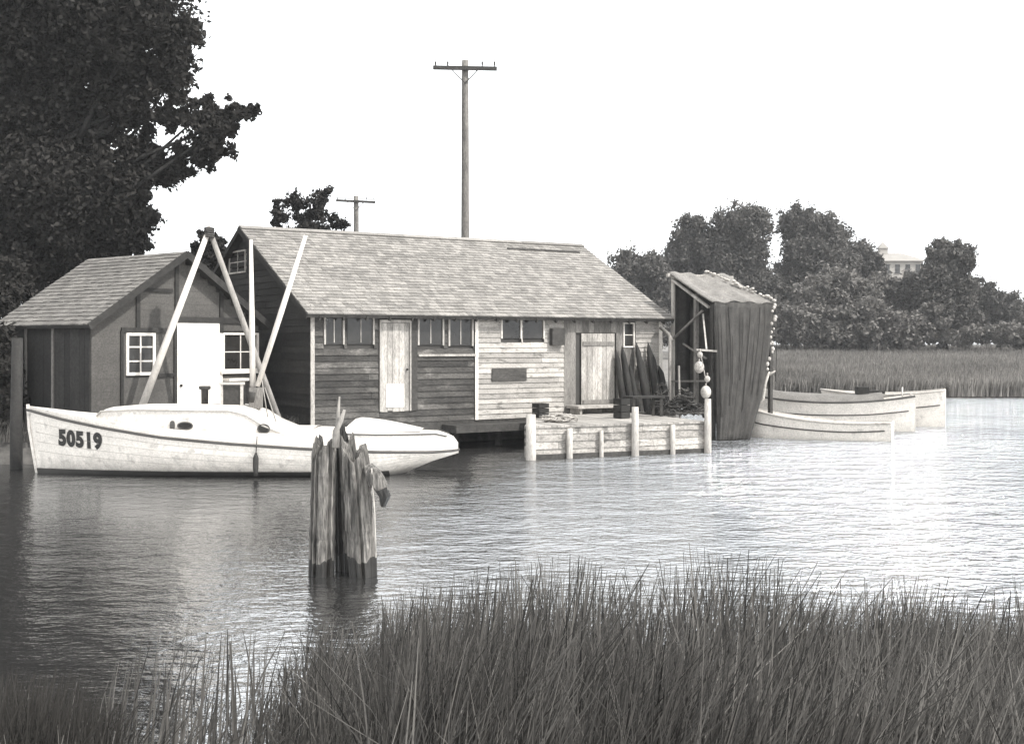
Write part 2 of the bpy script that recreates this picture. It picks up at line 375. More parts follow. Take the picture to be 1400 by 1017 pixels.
# sparse taller stalks, some leaning, standing out against the water
px = np.concatenate([rng.uniform(520, 1420, 1500), rng.uniform(190, 360, 90), rng.uniform(-40, 190, 120)]); d = rng.uniform(6.2, 9.2, len(px)); X = (px - CX) * d / F
tx = [-40, 120, 190, 360, 361, 520, 640, 760, 860, 980, 1060, 1130, 1230, 1300, 1420]; ty = [945, 930, 860, 850, 850, 810, 775, 755, 790, 745, 775, 805, 780, 812, 790]
row = np.interp(px, tx, ty) + rng.exponential(42, len(px)); H = CH + .1 - (row - HZ) * d / F; ok = H > .4
tag(blades('tall_reeds', X[ok], d[ok], np.full(ok.sum(), -.1), H[ok], rng.uniform(.012, .027, ok.sum()), .2, M['reed'], 4), kind='stuff')
px = rng.uniform(-80, 150, 2200); d = rng.uniform(5.5, 7.6, 2200); X = (px - CX) * d / F; row = 925 + np.maximum(0, px - 60) * .5 + rng.exponential(50, 2200); H = CH + .1 - (row - HZ) * d / F; ok = H > .25  # dark-coloured blades added to give the corner its shadow tone
tag(blades('corner_shade_reeds', X[ok], d[ok], np.full(ok.sum(), -.1), H[ok], rng.uniform(.009, .018, ok.sum()), .35, M['leaf_dark'], 3), kind='stuff')
# marsh reeds beyond the water
n = 110000; Yv = 59.5 + 56 * rng.random(n) ** 1.3; X = rng.uniform(.14, .48, n) * Yv; X = np.where(X < 7, X + 4, X)
tag(blades('marsh_reeds', X, Yv, marsh_z(X, Yv) - .05, rng.uniform(.5, 1.0, n), rng.uniform(.05, .1, n), .25, M['marsh'], 2), kind='stuff')

# ---------------------------------------------------------------- trees
def leaves_for(blobs, depth, total, leaf, squash=1.0, clump=.3, voids=()):
    """blobs: (px,py,r px[,depth shift m]) -> leaf quads"""
    w = np.array([b[2] ** 2 for b in blobs], float); w /= w.sum(); allc = []
    for b, f in zip(blobs, w):
        dd = b[3] if len(b) > 3 else rng.uniform(-.5, .5) * b[2] * depth / F
        c = np.array(at(b[0], b[1], depth + dd)); r = b[2] * (depth) / F; n = int(total * f)
        k = max(8, int(n / 75)); u = rng.normal(size=(k, 3)); u /= np.linalg.norm(u, axis=1)[:, None]
        rad = r * 1.12 * rng.random(k) ** .45 * rng.uniform(.75, 1.15, k); cc = c + u * rad[:, None] * np.array([1, .95, squash])
        idx = rng.integers(0, k, n); cr = r * clump * rng.uniform(.5, 1.1, k)
        g = rng.normal(size=(n, 3)) * .5; allc.append(cc[idx] + g * cr[idx][:, None])
    c = np.concatenate(allc)
    for (vx, vy, vr) in voids:      # airy hollows between the limbs
        q = np.array(at(vx, vy, depth)); rr = vr * depth / F; e = (c - q) / np.array([rr, rr * 7, rr * rng.uniform(.8, 1.2)]); c = c[(e ** 2).sum(1) + rng.normal(0, .22, len(c)) > 1]
    n = len(c)
    a = rng.normal(size=(n, 3)); a /= np.linalg.norm(a, axis=1)[:, None]
    nn = rng.normal(size=(n, 3)) + np.array([.25, -.2, .9]); b = np.cross(nn, a); b /= np.linalg.norm(b, axis=1)[:, None] + 1e-6
    s = leaf * rng.uniform(.6, 1.3, n)[:, None]
    V = np.stack([c - a * s, c - b * s * .55 + a * s * .1, c + a * s, c + b * s * .55 + a * s * .1], 1).reshape(-1, 3)
    return V, np.arange(4 * n).reshape(-1, 4)
def tree(name, label, blobs, depth, total, leaf, mtl, trunk, tr=.2, group=None, ground=.5, clump=.3, limbs=True, squash=1.0, voids=()):
    """trunk: (px, top row)"""
    bx = (trunk[0] - CX) * depth / F; t = thing(name, label, 'tree', (bx, depth, ground), group)
    V, Fc = leaves_for(blobs, depth, total, leaf, squash, clump, voids); from_np('crown', V, Fc, mtl, t)
    top = at(trunk[0], trunk[1], depth); mb = MB(); base = Vector((bx, depth, ground - .2)); h = top.z - base.z
    pts = [base + Vector((random.uniform(-1, 1) * h * .012 * i, random.uniform(-1, 1) * h * .012 * i, h * i / 5)) for i in range(6)]
    mb.tube(pts, [tr * (1.35 if i == 0 else 1 - .13 * i) for i in range(6)], 9, jitter=.06)
    if limbs:
        for bi, b in enumerate(blobs):
            if len(blobs) > 40 and b[2] < 26 and bi % 4: continue
            c = at(b[0], b[1], depth + (b[3] if len(b) > 3 else 0)); i = random.randint(2, 4); s = pts[i]
            if (c - s).length > h * 1.4: s = pts[5]
            m1 = s.lerp(c, .5) + Vector((0, 0, .05 * (c - s).length)); mb.tube([s, m1, c], [tr * .26, tr * .15, tr * .05], 6, jitter=.05)
    mb.build('trunk', M['bark'], t); return t
# big tree on the left
B = [(225, 228, 22, -.8), (250, 218, 20, -1), (272, 200, 20, -1.3), (296, 190, 20, -1.5), (262, 168, 16, -1.4), (300, 155, 16, -1.6), (318, 148, 12, -1.8), (236, 155, 16, -1.2), (345, 150, 9, -2), (210, 240, 24, -.7), (160, 270, 36, -.6), (185, 260, 22, -.8), (100, 300, 50, -.6), (120, 240, 46, -1), (40, 330, 50, -.6), (70, 260, 60, -1), (60, -200, 150), (-120, -60, 140), (-160, 160, 120), (180, -160, 110), (90, 320, 50), (150, 300, 40, -.5), (195, 300, 24, -.5), (15, 250, 50), (80, 180, 60), (190, 200, 34, -.6), (230, 120, 30, -1), (60, 350, 40, .5), (110, 335, 44), (40, 40, 70), (120, 30, 75), (200, 25, 60, -1.5), (250, 45, 26, -1), (235, 85, 30, -1), (60, 130, 75), (150, 110, 45, -.5), (205, 95, 45), (30, 215, 60), (105, 225, 55, .5),
     (180, 150, 30, -1), (130, 175, 28), (60, 290, 62), (125, 285, 48), (180, 225, 32, -.6), (170, 330, 26, -.4), (200, 337, 14, -.4), (135, 345, 32, .5), (215, 238, 20, -.8), (245, 230, 18, -1),
     (222, 165, 20, -1.2), (255, 140, 16, -1.4), (285, 140, 12, -1.5), (290, 175, 27, -1.6), (270, 160, 16, -1.5), (305, 205, 14, -1.6), (278, 222, 14, -1.4), (335, 152, 13, -1.9), (320, 165, 9, -1.8),
     (-40, 80, 80), (-50, 200, 80), (-40, 320, 70), (30, 370, 42, 1), (80, 385, 42, 1.5), (140, -40, 80), (40, -40, 80), (0, 290, 30)]
tree('broadleaf_tree', 'huge dark leafy tree towering over the cottage, limb reaching right across the sky', B, 38, 450000, .09, M['leaf_dark'], (48, 120), .5, ground=.55, clump=.4,
     voids=[(165, 203, 15), (150, 222, 9), (232, 194, 17), (258, 186, 9), (115, 118, 11), (124, 135, 9), (146, 96, 7), (158, 86, 6), (215, 78, 11), (202, 103, 7), (60, 40, 8), (232, 140, 9), (85, 187, 5), (190, 165, 8), (25, 300, 7), (36, 330, 6), (70, 350, 7), (130, 60, 5), (15, 275, 5)])
tree('broadleaf_tree', 'small ragged dark tree poking above the boathouse roof left of the little utility pole',
     [(385, 288, 16), (402, 276, 15), (425, 280, 20), (440, 270, 13), (412, 300, 17), (440, 303, 18), (462, 300, 13), (378, 305, 8), (430, 318, 20), (470, 306, 8), (445, 262, 6), (415, 335, 30), (435, 350, 30)],
     46, 9000, .085, M['leaf_dark'], (430, 300), .2, ground=.55, clump=.5)
tree('round_tree', 'small rounded bush-like tree seen between the cottage ridge and boathouse gable', [(278, 335, 16), (296, 334, 17), (285, 355, 22), (265, 370, 24), (305, 360, 22)], 44, 9000, .1, M['leaf_dark'], (285, 350), .14, ground=.55, clump=.3)
GR = 'trees beyond the marsh'
def far(label, blobs, depth, total, mtl='leaf_far', trunk=None, leaf=.17, name='broadleaf_tree'):
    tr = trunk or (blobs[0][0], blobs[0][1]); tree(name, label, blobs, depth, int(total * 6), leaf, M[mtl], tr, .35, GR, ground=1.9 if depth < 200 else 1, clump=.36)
far('low dark tree just right of the boathouse roof edge', [(858, 372, 26), (885, 368, 22), (842, 395, 26), (870, 410, 30), (900, 400, 28), (850, 430, 30), (890, 440, 28)], 112, 9000, trunk=(870, 410))
far('narrow upright tree left of the tallest round crowns', [(942, 318, 22), (955, 340, 26), (928, 345, 20), (935, 372, 30), (960, 380, 28), (925, 400, 30), (950, 425, 34)], 118, 10000, trunk=(945, 370))
far('tall round tree on the left side of the sky gap', [(1010, 318, 32), (1030, 305, 22), (990, 345, 30), (1022, 350, 28), (1000, 385, 36), (1030, 400, 34), (1000, 430, 36)], 116, 15000, trunk=(1010, 370))
far('wide tall tree on the right side of the sky gap', [(1088, 308, 22), (1112, 315, 27), (1135, 335, 27), (1100, 350, 26), (1085, 375, 22), (1130, 372, 34), (1155, 352, 18), (1100, 410, 36), (1075, 405, 22)], 119, 17000, trunk=(1110, 370))
far('slender tree rising just left of the distant house', [(1172, 350, 20), (1190, 360, 16), (1180, 385, 26), (1165, 405, 26)], 126, 5000, trunk=(1178, 385))
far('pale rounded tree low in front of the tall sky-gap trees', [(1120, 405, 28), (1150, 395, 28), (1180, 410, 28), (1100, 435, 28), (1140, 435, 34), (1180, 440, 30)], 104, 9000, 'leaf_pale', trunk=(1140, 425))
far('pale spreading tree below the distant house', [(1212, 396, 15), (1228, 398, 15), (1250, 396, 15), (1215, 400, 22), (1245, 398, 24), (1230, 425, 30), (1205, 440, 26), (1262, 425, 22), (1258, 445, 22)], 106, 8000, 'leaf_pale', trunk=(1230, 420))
far('dark upright tree at the right end of the tree row', [(1290, 345, 17), (1312, 352, 20), (1284, 358, 18), (1300, 365, 24), (1280, 385, 24), (1308, 400, 26), (1285, 425, 28), (1315, 440, 24)], 103, 8500, trunk=(1290, 390))
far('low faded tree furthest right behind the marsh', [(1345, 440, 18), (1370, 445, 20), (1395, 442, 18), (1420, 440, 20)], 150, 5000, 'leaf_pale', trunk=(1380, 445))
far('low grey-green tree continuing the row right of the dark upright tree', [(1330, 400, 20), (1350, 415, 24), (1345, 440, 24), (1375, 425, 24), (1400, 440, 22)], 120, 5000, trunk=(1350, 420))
far('dark bush behind the net shed at the marsh edge', [(1040, 445, 22), (1062, 440, 24), (1020, 450, 20), (1085, 450, 20)], 108, 6000, trunk=(1050, 450))
SH = 'dark bushes left of the cottage'  # lower bush is spread down to darken the shaded bank
for (bl, dpt, lb) in (([(0, 380, 34), (-30, 400, 40), (10, 420, 26), (-40, 450, 40), (20, 400, 22)], 34, 'tall dark bush rising behind the left end of the cottage roof'), ([(-8, 470, 26), (0, 510, 26), (-30, 500, 34), (4, 545, 24), (-25, 560, 34), (8, 580, 20), (-20, 600, 26), (12, 607, 16), (-50, 600, 30)], 28, 'dark bush left of the cottage side wall, spread low to darken the bank')):
    tree('bush', lb, bl, dpt, 16000, .08, M['leaf_dark'], (bl[0][0], bl[0][1]), .07, SH, ground=.5, clump=.4)['category'] = 'bush'
# undergrowth closing the foot of the row
blob = [(x, 458 + random.uniform(-6, 4), random.uniform(11, 17)) for x in range(845, 1440, 13)] + [(x, 430 + random.uniform(-10, 12), random.uniform(13, 20)) for x in range(1050, 1300, 17)]
V, Fc = leaves_for(blob, 101, 90000, .19, .8, .45); tag(from_np('undergrowth', V, Fc, M['leaf_pale']), kind='stuff')

# ---------------------------------------------------------------- distant house
def house():
    D = 165; L0 = at(1192, 372, D); R0 = at(1262, 372, D); z1 = at(0, 357, D).z; w = R0.x - L0.x; cx = (L0.x + R0.x) / 2
    t = thing('distant_house', 'pale hip-roofed house with a peaked cupola showing above the trees', 'house', (cx, D + 3, 1.5))
    m = MB(); m.box((cx, D + 3.2, (1.5 + z1) / 2), (w, 6.4, z1 - 1.5)); m.build('wall', M['house'], t)
    m = MB(); a = w / 2 + .5; zr = at(0, 344, D).z
    m.add([(cx - a, D - .4, z1), (cx + a, D - .4, z1), (cx + a, D + 6.8, z1), (cx - a, D + 6.8, z1), (cx - a * .4, D + 3.2, zr), (cx + a * .4, D + 3.2, zr)], [(3, 2, 1, 0), (0, 1, 5, 4), (2, 3, 4, 5), (1, 2, 5), (3, 0, 4)])
    rf = m.build('roof', M['house_roof'], t)
    m = MB(); m.box((cx - 1, D + 3.2, zr + .15), (1.1, 1.1, 1.0)); c = m.build('cupola', M['house'], rf)
    m = MB(); q = Vector((cx - 1, D + 3.2, zr + .65)); m.add([q + Vector((-.7, -.7, 0)), q + Vector((.7, -.7, 0)), q + Vector((.7, .7, 0)), q + Vector((-.7, .7, 0)), q + Vector((0, 0, .9))], [(3, 2, 1, 0), (0, 1, 4), (1, 2, 4), (2, 3, 4), (3, 0, 4)])
    m.build('cupola_roof', M['house_roof'], rf)
    for i in range(5):
        x = cx - w / 2 + w * (i + .5) / 5; m = MB(); m.box((x, D - .03, z1 - 1.0), (.62, .05, 1.1)); m.box((x, D - .05, z1 - 1.6), (.8, .12, .1)); m.build('window', M['glass'], t)
house()

# ---------------------------------------------------------------- utility poles
def upole(px, top, armrow, D, rb, rt, label, arm_w, base=.55, tilt=0):
    b = at(px, 500, D); t = thing('utility_pole', label, 'utility pole', (b.x, D, base)); zt = at(px, top, D).z; za = at(px, armrow, D).z
    m = MB(); m.tube([(b.x, D, base - .3 + (zt - base + .3) * i / 8) for i in range(9)], [rb + (rt - rb) * i / 8 for i in range(9)], 12, jitter=.02); m.build('pole', M['pole'], t)
    m = MB(); m.beam((b.x - arm_w / 2, D - rt - .05, za - tilt), (b.x + arm_w / 2, D - rt - .05, za + tilt), .1, .13); m.build('crossarm', M['dark_wood'], t)
    for s in (-1, 1):
        m = MB(); m.beam((b.x + s * arm_w * .22, D - rt - .12, za - .03), (b.x, D - rt - .03, za - .5), .03, .03); m.build('brace', M['dark_wood'], t)
    for i in (-.46, -.27, .27, .46):
        m = MB(); x = b.x + arm_w * i; m.tube([(x, D - rt - .05, za + .06), (x, D - rt - .05, za + .13), (x, D - rt - .05, za + .2), (x, D - rt - .05, za + .23)], [.015, .03, .032, .015], 8); m.build('insulator', M['dark_wood'], t)
upole(636, 83, 95, 42, .165, .115, 'tall weathered utility pole with one crossarm rising behind the middle of the boathouse roof', 2.15, tilt=-.02)
upole(487, 268, 276, 68, .17, .14, 'short-looking distant utility pole beside the ragged small tree', 2.15, tilt=-.05)

# ---------------------------------------------------------------- boathouse
A = Vector((-4.691, 29.0)); U2 = Vector((.8362, .5484)); V2 = Vector((-.5484, .8362)); Lw = 10.58; HWd = 4.0
fp = Plane(A.x, A.y, U2, -V2); gp = Plane(A.x, A.y, V2, -U2)
U3 = Vector((U2.x, U2.y, 0)); V3 = Vector((V2.x, V2.y, 0))
ZE, ZR, ZF = 3.36, 5.52, .68
bh = thing('boathouse', 'long low shingle-roofed boathouse on piles, half weathered and half whitewashed siding', 'boathouse', (A.x, A.y, 0))
def W(t, s, z): return Vector((A.x + U2.x * t + V2.x * s, A.y + U2.y * t + V2.y * s, z))
wtop = ZE + .12
m = MB()   # core walls with gables
c = [W(.02, .02, ZF), W(Lw - .02, .02, ZF), W(Lw - .02, 2 * HWd - .02, ZF), W(.02, 2 * HWd - .02, ZF)]
cz = [Vector((p.x, p.y, wtop)) for p in c]; g1 = W(.02, HWd, ZR - .1); g2 = W(Lw - .02, HWd, ZR - .1)
m.add(c + cz + [g1, g2], [(0, 3, 2, 1), (0, 1, 5, 4), (2, 3, 7, 6), (1, 2, 6, 9, 5), (3, 0, 4, 8, 7), (4, 5, 9, 8), (6, 7, 8, 9)])
m.build('wall', M['core'], bh)
# front openings (pixels on the front wall plane)
wins_l = [(442, 434, 470, 471), (474, 434, 511, 471), (570, 435, 606, 472), (612, 435, 646, 473)]
wins_r = [(684, 437, 712, 463), (714, 437, 743, 463)]
hl = []
for i, r in enumerate(wins_l): hl.append(window(bh, fp, r, 2, 1, M['pale_board'] , .045, sides=['lr', 'r', 'lr', 'lr'][i]))
for i, r in enumerate(wins_r): hl.append(window(bh, fp, r, 1, 1, M['white_paint'], .035, sides=['rl', 'r'][i]))
hl.append(window(bh, fp, (851, 441, 866, 475), 1, 2, M['white_paint'], .035))
tD0, zD1 = fp.px(518, 437); tD1, _ = fp.px(561, 437); zD0 = fp.px(540, 562)[1]; hl.append((tD0 - .02, tD1 + .1, zD0, 4))
tE0, _ = fp.px(793, 455); tE1, zE1 = fp.px(840, 455); zE0 = fp.px(815, 567)[1]; hl.append((tE0 - .02, tE1 + .02, zE0, zE1))
tM = fp.px(650, 500)[0]; tV = fp.px(770, 500)[0]; tW = fp.px(868, 500)[0]; zW = fp.px(500, 473)[1]
m = MB(); hboards(m, fp, 0, tM, ZF, wtop - .02, .15, hl); m.build('weathered_siding', M['dark_siding'], bh)
m = MB(); hboards(m, fp, tM, tV, ZF, wtop - .02, .13, hl, off=.012, maxlen=2.6); m.build('whitewashed_siding', M['white_siding'], bh)
m = MB(); vboards(m, fp, tV, tW, ZF, wtop - .02, .2, hl, off=.004); m.build('plank_siding', M['grey_board'], bh)
m = MB(); hboards(m, fp, tW, Lw, ZF, wtop - .02, .13, hl, off=.012); m.build('whitewashed_siding', M['white_siding'], bh)
# doors
m = MB(); vboards(m, fp, tD0 + .05, tD1 - .05, zD0, zD1 - .08, .16, off=.012); dr = m.build('door', M['pale_board'], bh); dr['label'] = 'pale plank door with a bright worn foot'
m = MB()
for a, b, z0, z1 in ((tD0, tD0 + .045, zD0, zD1), (tD1 - .045, tD1, zD0, zD1), (tD0 + .046, tD1 - .046, zD1 - .07, zD1)): fp.slab(m, a, b, z0, z1, 0, .06)
m.build('door_frame', M['pale_board'], dr)
m = MB(); a, z = fp.px(527, 525); b, z0 = fp.px(551, 556); fp.slab(m, a, b, z0, z, .046, .056); m.build('painted_patch', M['door_white'], dr)
m = MB(); q = fp.pt(tD1 - .12, fp.px(550, 505)[1], .07); m.ball(q, .03, 8, 6); m.build('handle', M['black_wood'], dr)
m = MB(); a, z = fp.px(563, 437); b, _ = fp.px(570, 437); fp.slab(m, tD1 + .01, b - .01, zD0, zD1, 0, .05); m.build('jamb', M['dark_wood'], bh)
m = MB(); vboards(m, fp, tE0 + .02, tE1 - .02, zE0, zE1 - .02, .17, off=.02); d2 = m.build('door', M['pale_board'], bh); d2['label'] = 'pale grey vertical plank door near the dock'
for z in (zE0 + .3, zE1 - .35): m = MB(); fp.slab(m, tE0 + .06, tE1 - .06, z, z + .11, .051, .07); m.build('batten', M['grey_board'], d2)
# wall board and box
m = MB(); a, z1 = fp.px(671, 504); b, z0 = fp.px(718, 520); fp.slab(m, a, b, z0, z1, .045, .07); m.build('wall_board', M['dark_siding'], bh)
m = MB(); a, z1 = fp.px(750, 449); b, z0 = fp.px(767, 472); fp.slab(m, a, b, z0, z1, .045, .18); m.build('wall_box', M['dark_wood'], bh)
m = MB(); a, z1 = fp.px(573, 473); b, z0 = fp.px(648, 480); fp.slab(m, tD1 + .2, tM - .02, fp.px(610, 487)[1], fp.px(610, 484)[1], .036, .075); m.build('ledge', M['pale_board'], bh)
m = MB(); fp.slab(m, tM - .04, tM + .05, ZF, wtop - .03, .045, .062); m.build('corner_board', M['white_paint'], bh)
m = MB(); fp.slab(m, -.03, .07, ZF, wtop - .03, .045, .06); m.build('corner_board', M['pale_board'], bh)
m = MB(); fp.slab(m, Lw - .1, Lw + .02, ZF, wtop - .03, .045, .062); m.build('corner_board', M['white_paint'], bh)
# sill beam and piles under the front
m = MB(); fp.slab(m, -.05, Lw, ZF - .22, ZF - .004, -.2, .02); m.build('sill_beam', M['dark_wood'], bh)
for i in range(9):
    t = .15 + i * 1.28; q = fp.pt(t, 0, -.12); m = MB(); m.tube([(q.x, q.y, -.6), (q.x, q.y, .2), (q.x, q.y, ZF - .2)], [.11, .1, .1], 9, jitter=.05)
    m.build('pile', M['post'] if i in (5,) else M['dark_wood'], bh)
# gable end facing left
rk = lambda z: (max(0, (z - wtop) / (ZR - wtop) * HWd), 2 * HWd - max(0, (z - wtop) / (ZR - wtop) * HWd))
gh = [window(bh, gp, (316, 343, 337, 374), 2, 2, M['pale_board'], .04, mw=.025)]
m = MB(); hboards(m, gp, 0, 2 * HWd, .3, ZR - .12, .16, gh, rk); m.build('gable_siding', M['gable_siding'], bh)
# roof
ovE, ovG = .32, .22; run = HWd; sl_ = math.sqrt(run ** 2 + (ZR - ZE) ** 2); nrm = (-V3 * (ZR - ZE) + Vector((0, 0, run))).normalized(); Sd = (V3 * run + Vector((0, 0, ZR - ZE))).normalized()
nb = (V3 * (ZR - ZE) + Vector((0, 0, run))).normalized(); Sb = (-V3 * run + Vector((0, 0, ZR - ZE))).normalized()
ext = ovE / Sd.dot(V3)
m = MB()
def roofslab(P, S, N_, ln, ul, th=.09):
    p = [P, P + U3 * ul, P + U3 * ul + S * ln, P + S * ln]; m.hexa([q - N_ * th for q in p] + p)
up = Vector((0, 0, .1))
Pf = W(-ovG, 0, ZE) + up - Sd * ext; Pb = W(-ovG, 2 * HWd, ZE) + up - Sb * ext
roofslab(Pf, Sd, nrm, sl_ + ext, Lw + 2 * ovG); roofslab(Pb, Sb, nb, sl_ + ext, Lw + 2 * ovG)
rf = m.build('roof', M['dark_wood'], bh)
m = MB(); shingles(m, Pf + nrm * .002, Lw + 2 * ovG, sl_ + ext, U3, Sd, nrm, .17, .2)
shingles(m, Pb + nb * .002, Lw + 2 * ovG, sl_ + ext, U3, Sb, nb, .3, .4); m.build('shingles', M['shingle'], rf)
m = MB(); q0 = W(-ovG, HWd, ZR + .1); 
for S_, N_ in ((Sd, nrm), (Sb, nb)):
    x = 0
    while x < Lw + 2 * ovG - .05:
        e = min(x + random.uniform(1.6, 2.6), Lw + 2 * ovG); p0 = q0 + U3 * x + N_ * .035; p1 = q0 + U3 * (e - .01) + N_ * .035
        m.hexa([p0 - S_ * .16, p1 - S_ * .16, p1, p0, p0 - S_ * .16 + N_ * .02, p1 - S_ * .16 + N_ * .02, p1 + N_ * .02, p0 + N_ * .02]); x = e
m.build('ridge_board', M['shingle'], rf)
m = MB(); t0 = 7.7; p0 = W(t0, HWd, ZR + .1) - Sd * .62 + nrm * .04; m.beam(p0, p0 + U3 * 2.6, .05, .03, nrm); m.build('roof_batten', M['dark_wood'], rf)
m = MB(); 
for s in (0, 1):
    for S_, P in ((Sd, Pf), (Sb, Pb)):
        m = MB(); N_ = nrm if S_ is Sd else nb; o = P + U3 * ((Lw + 2 * ovG + .012) if s else -.012) - N_ * .07; m.beam(o, o + S_ * (sl_ + ext - .01), .022, .13, N_); m.build('rake_board', M['black_wood'], rf)
for i in range(18):
    m = MB(); t = .1 + i * (Lw - .2) / 17; p = W(t, -.02, ZE + .0); m.beam(p - Sd * .0 - nrm * .02, p - Sd * (ext - .04) - nrm * .02 + Vector((0, 0, 0)), .05, .1, nrm); m.build('rafter_tail', M['dark_wood'], rf)
# small finial pipes on the ridge
for px_ in (714, 738):
    pass

# ---------------------------------------------------------------- cottage on the left
cu = Vector((.64, .768)); cv = Vector((-.768, .64)); hC = 2.25; Pk = Vector((-7.6, 28.4)); CL = Pk - cu * hC; LC = 3.45
cE, cR, cF = 3.08, 4.60, .6
cp = Plane(CL.x, CL.y, cu, -cv); cs = Plane(CL.x, CL.y, cv, -cu)
cu3 = Vector((cu.x, cu.y, 0)); cv3 = Vector((cv.x, cv.y, 0))
def K(t, s, z): return Vector((CL.x + cu.x * t + cv.x * s, CL.y + cu.y * t + cv.y * s, z))
ct = thing('cottage', 'small gabled cottage with a white door and white-framed windows behind the long white boat', 'cottage', (CL.x, CL.y, .5))
m = MB(); c = [K(.02, .02, .3), K(2 * hC - .02, .02, .3), K(2 * hC - .02, LC, .3), K(.02, LC, .3)]; cz = [Vector((p.x, p.y, cE + .08)) for p in c]
m.add(c + cz + [K(hC, .02, cR - .06), K(hC, LC, cR - .06)], [(0, 3, 2, 1), (0, 1, 5, 8, 4), (2, 3, 7, 9, 6), (1, 2, 6, 5), (3, 0, 4, 7), (4, 8, 9, 7), (5, 6, 9, 8)]); m.build('wall', M['core'], ct)
ch = [window(ct, cp, (171, 455, 211, 513), 2, 3, M['white_paint'], .065, mw=.03), window(ct, cp, (303, 455, 352, 507), 2, 2, M['white_paint'], .05, mw=.022, sill=True)]
td0, zd1 = cp.px(239, 440); td1, _ = cp.px(303, 440); zd1 = cp.px(270, 441)[1]; ch.append((td0, td1, .3, zd1))
rc = lambda z: (max(0, (z - cE) / (cR - cE) * hC), 2 * hC - max(0, (z - cE) / (cR - cE) * hC))
m = MB()   # plain panels
hboards(m, cp, 0, 2 * hC, .35, cR - .08, .15, ch, rc, maxlen=5, flat=True); m.build('panelling', M['stucco'], ct)
m = MB(); cp.slab(m, td0 + .01, td1 - .01, .65, zd1 - .01, .01, .05); dd = m.build('door', M['door_white'], ct)
for z in (.85, 1.75, 2.35): m = MB(); cp.slab(m, td0 + .05, td1 - .05, z, z + .1, .0505, .062); m.build('rail', M['door_white'], dd)
m = MB(); q = cp.pt(td0 + .12, 1.65, .08); m.ball(q, .035, 8, 6); m.build('handle', M['black_wood'], dd)
m = MB()
def trim(px0, py0, px1, py1, w=.1, vert=True):
    a, z = cp.px(px0, py0); b, z2 = cp.px(px1, py1)
    if vert: cp.slab(m, a - w / 2, a + w / 2, min(z, z2), max(z, z2), .04, .068)
    else: cp.slab(m, a, b, z - w / 2, z + w / 2, .041, .072)
trim(187, 395, 187, 450); trim(240, 362, 240, 437); trim(238, 440, 238, 558, .08); trim(301, 398, 301, 455); trim(190, 396, 234, 396, .08, False); trim(164, 451, 238, 451, .1, False); trim(240, 437, 345, 437, .13, False); trim(165, 452, 165, 560, .07); trim(214, 513, 238, 513, .08, False)
m.build('timber_trim', M['black_wood'], ct)
m = MB(); a, z = cp.px(303, 519); b, _ = cp.px(330, 519); cp.slab(m, a, b, z - .03, z + .03, .04, .3); m.build('shelf', M['white_paint'], ct)
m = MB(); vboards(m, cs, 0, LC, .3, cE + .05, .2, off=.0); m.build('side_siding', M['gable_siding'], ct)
for p_ in (38, 75):
    m = MB(); a, z = cs.px(p_, 460); cs.slab(m, a - .03, a + .03, .5, cE - .05, .032, .07); m.build('post', M['grey_board'], ct)
# cottage roof
m = MB(); ru = hC; rz = cR - cE; S1 = (cu3 * ru + Vector((0, 0, rz))).normalized(); N1 = (-cu3 * rz + Vector((0, 0, ru))).normalized(); S2 = (-cu3 * ru + Vector((0, 0, rz))).normalized(); N2 = (cu3 * rz + Vector((0, 0, ru))).normalized()
ln = math.hypot(ru, rz) + .3; P1 = K(0, -.3, cE + .09) - S1 * .3; P2 = K(2 * hC, -.3, cE + .09) - S2 * .3
for P, S, N_ in ((P1, S1, N1), (P2, S2, N2)):
    p = [P, P + cv3 * (LC + .6), P + cv3 * (LC + .6) + S * ln, P + S * ln]; m.hexa([q - N_ * .08 for q in p] + p)
rf = m.build('roof', M['black_wood'], ct)
m = MB(); shingles(m, P1 + N1 * .002, LC + .6, ln, cv3, S1, N1, .16, .2); shingles(m, P2 + N2 * .002, LC + .6, ln, cv3, S2, N2, .16, .2); m.build('shingles', M['shingle_c'], rf)
m = MB()
for P, S, N_ in ((P1, S1, N1), (P2, S2, N2)): m = MB(); o = P - cv3 * .014 - N_ * .05; m.beam(o, o + S * (ln - .01), .024, .15, N_); m.build('rake_board', M['black_wood'], rf)

# ---------------------------------------------------------------- A-frame of poles
sf = thing('sheerlegs', 'two-pole wooden A-frame crossing above the cottage front', 'A-frame', (-6.9, 26.9, .5))
ap = at(285, 316, 26.95); b1 = at(184, 583, 26.75); b2 = at(388, 592, 27.35)
m = MB(); m.tube([b1, b1.lerp(ap, .5), ap + (ap - b1).normalized() * .08], [.085, .075, .055], 9); q = m.build('leg', M['spar'], sf); q['label'] = 'white painted leg'
m = MB(); m.tube([b2 + Vector((0, .0, 0)), b2.lerp(ap + Vector((0, .14, 0)), .5), ap + Vector((0, .14, 0)) + (ap - b2).normalized() * .12], [.07, .065, .055], 9); q = m.build('leg', M['spar_grey'], sf); q['label'] = 'bare grey leg'
m = MB()
for i in range(5): m.tube([ap + Vector((.1 * math.cos(a), .07 + .15 * math.sin(a), -.12 + .045 * i)) for a in [k * math.pi / 4 for k in range(9)]], .02, 5)
m.build('lashing', M['dark_wood'], sf)

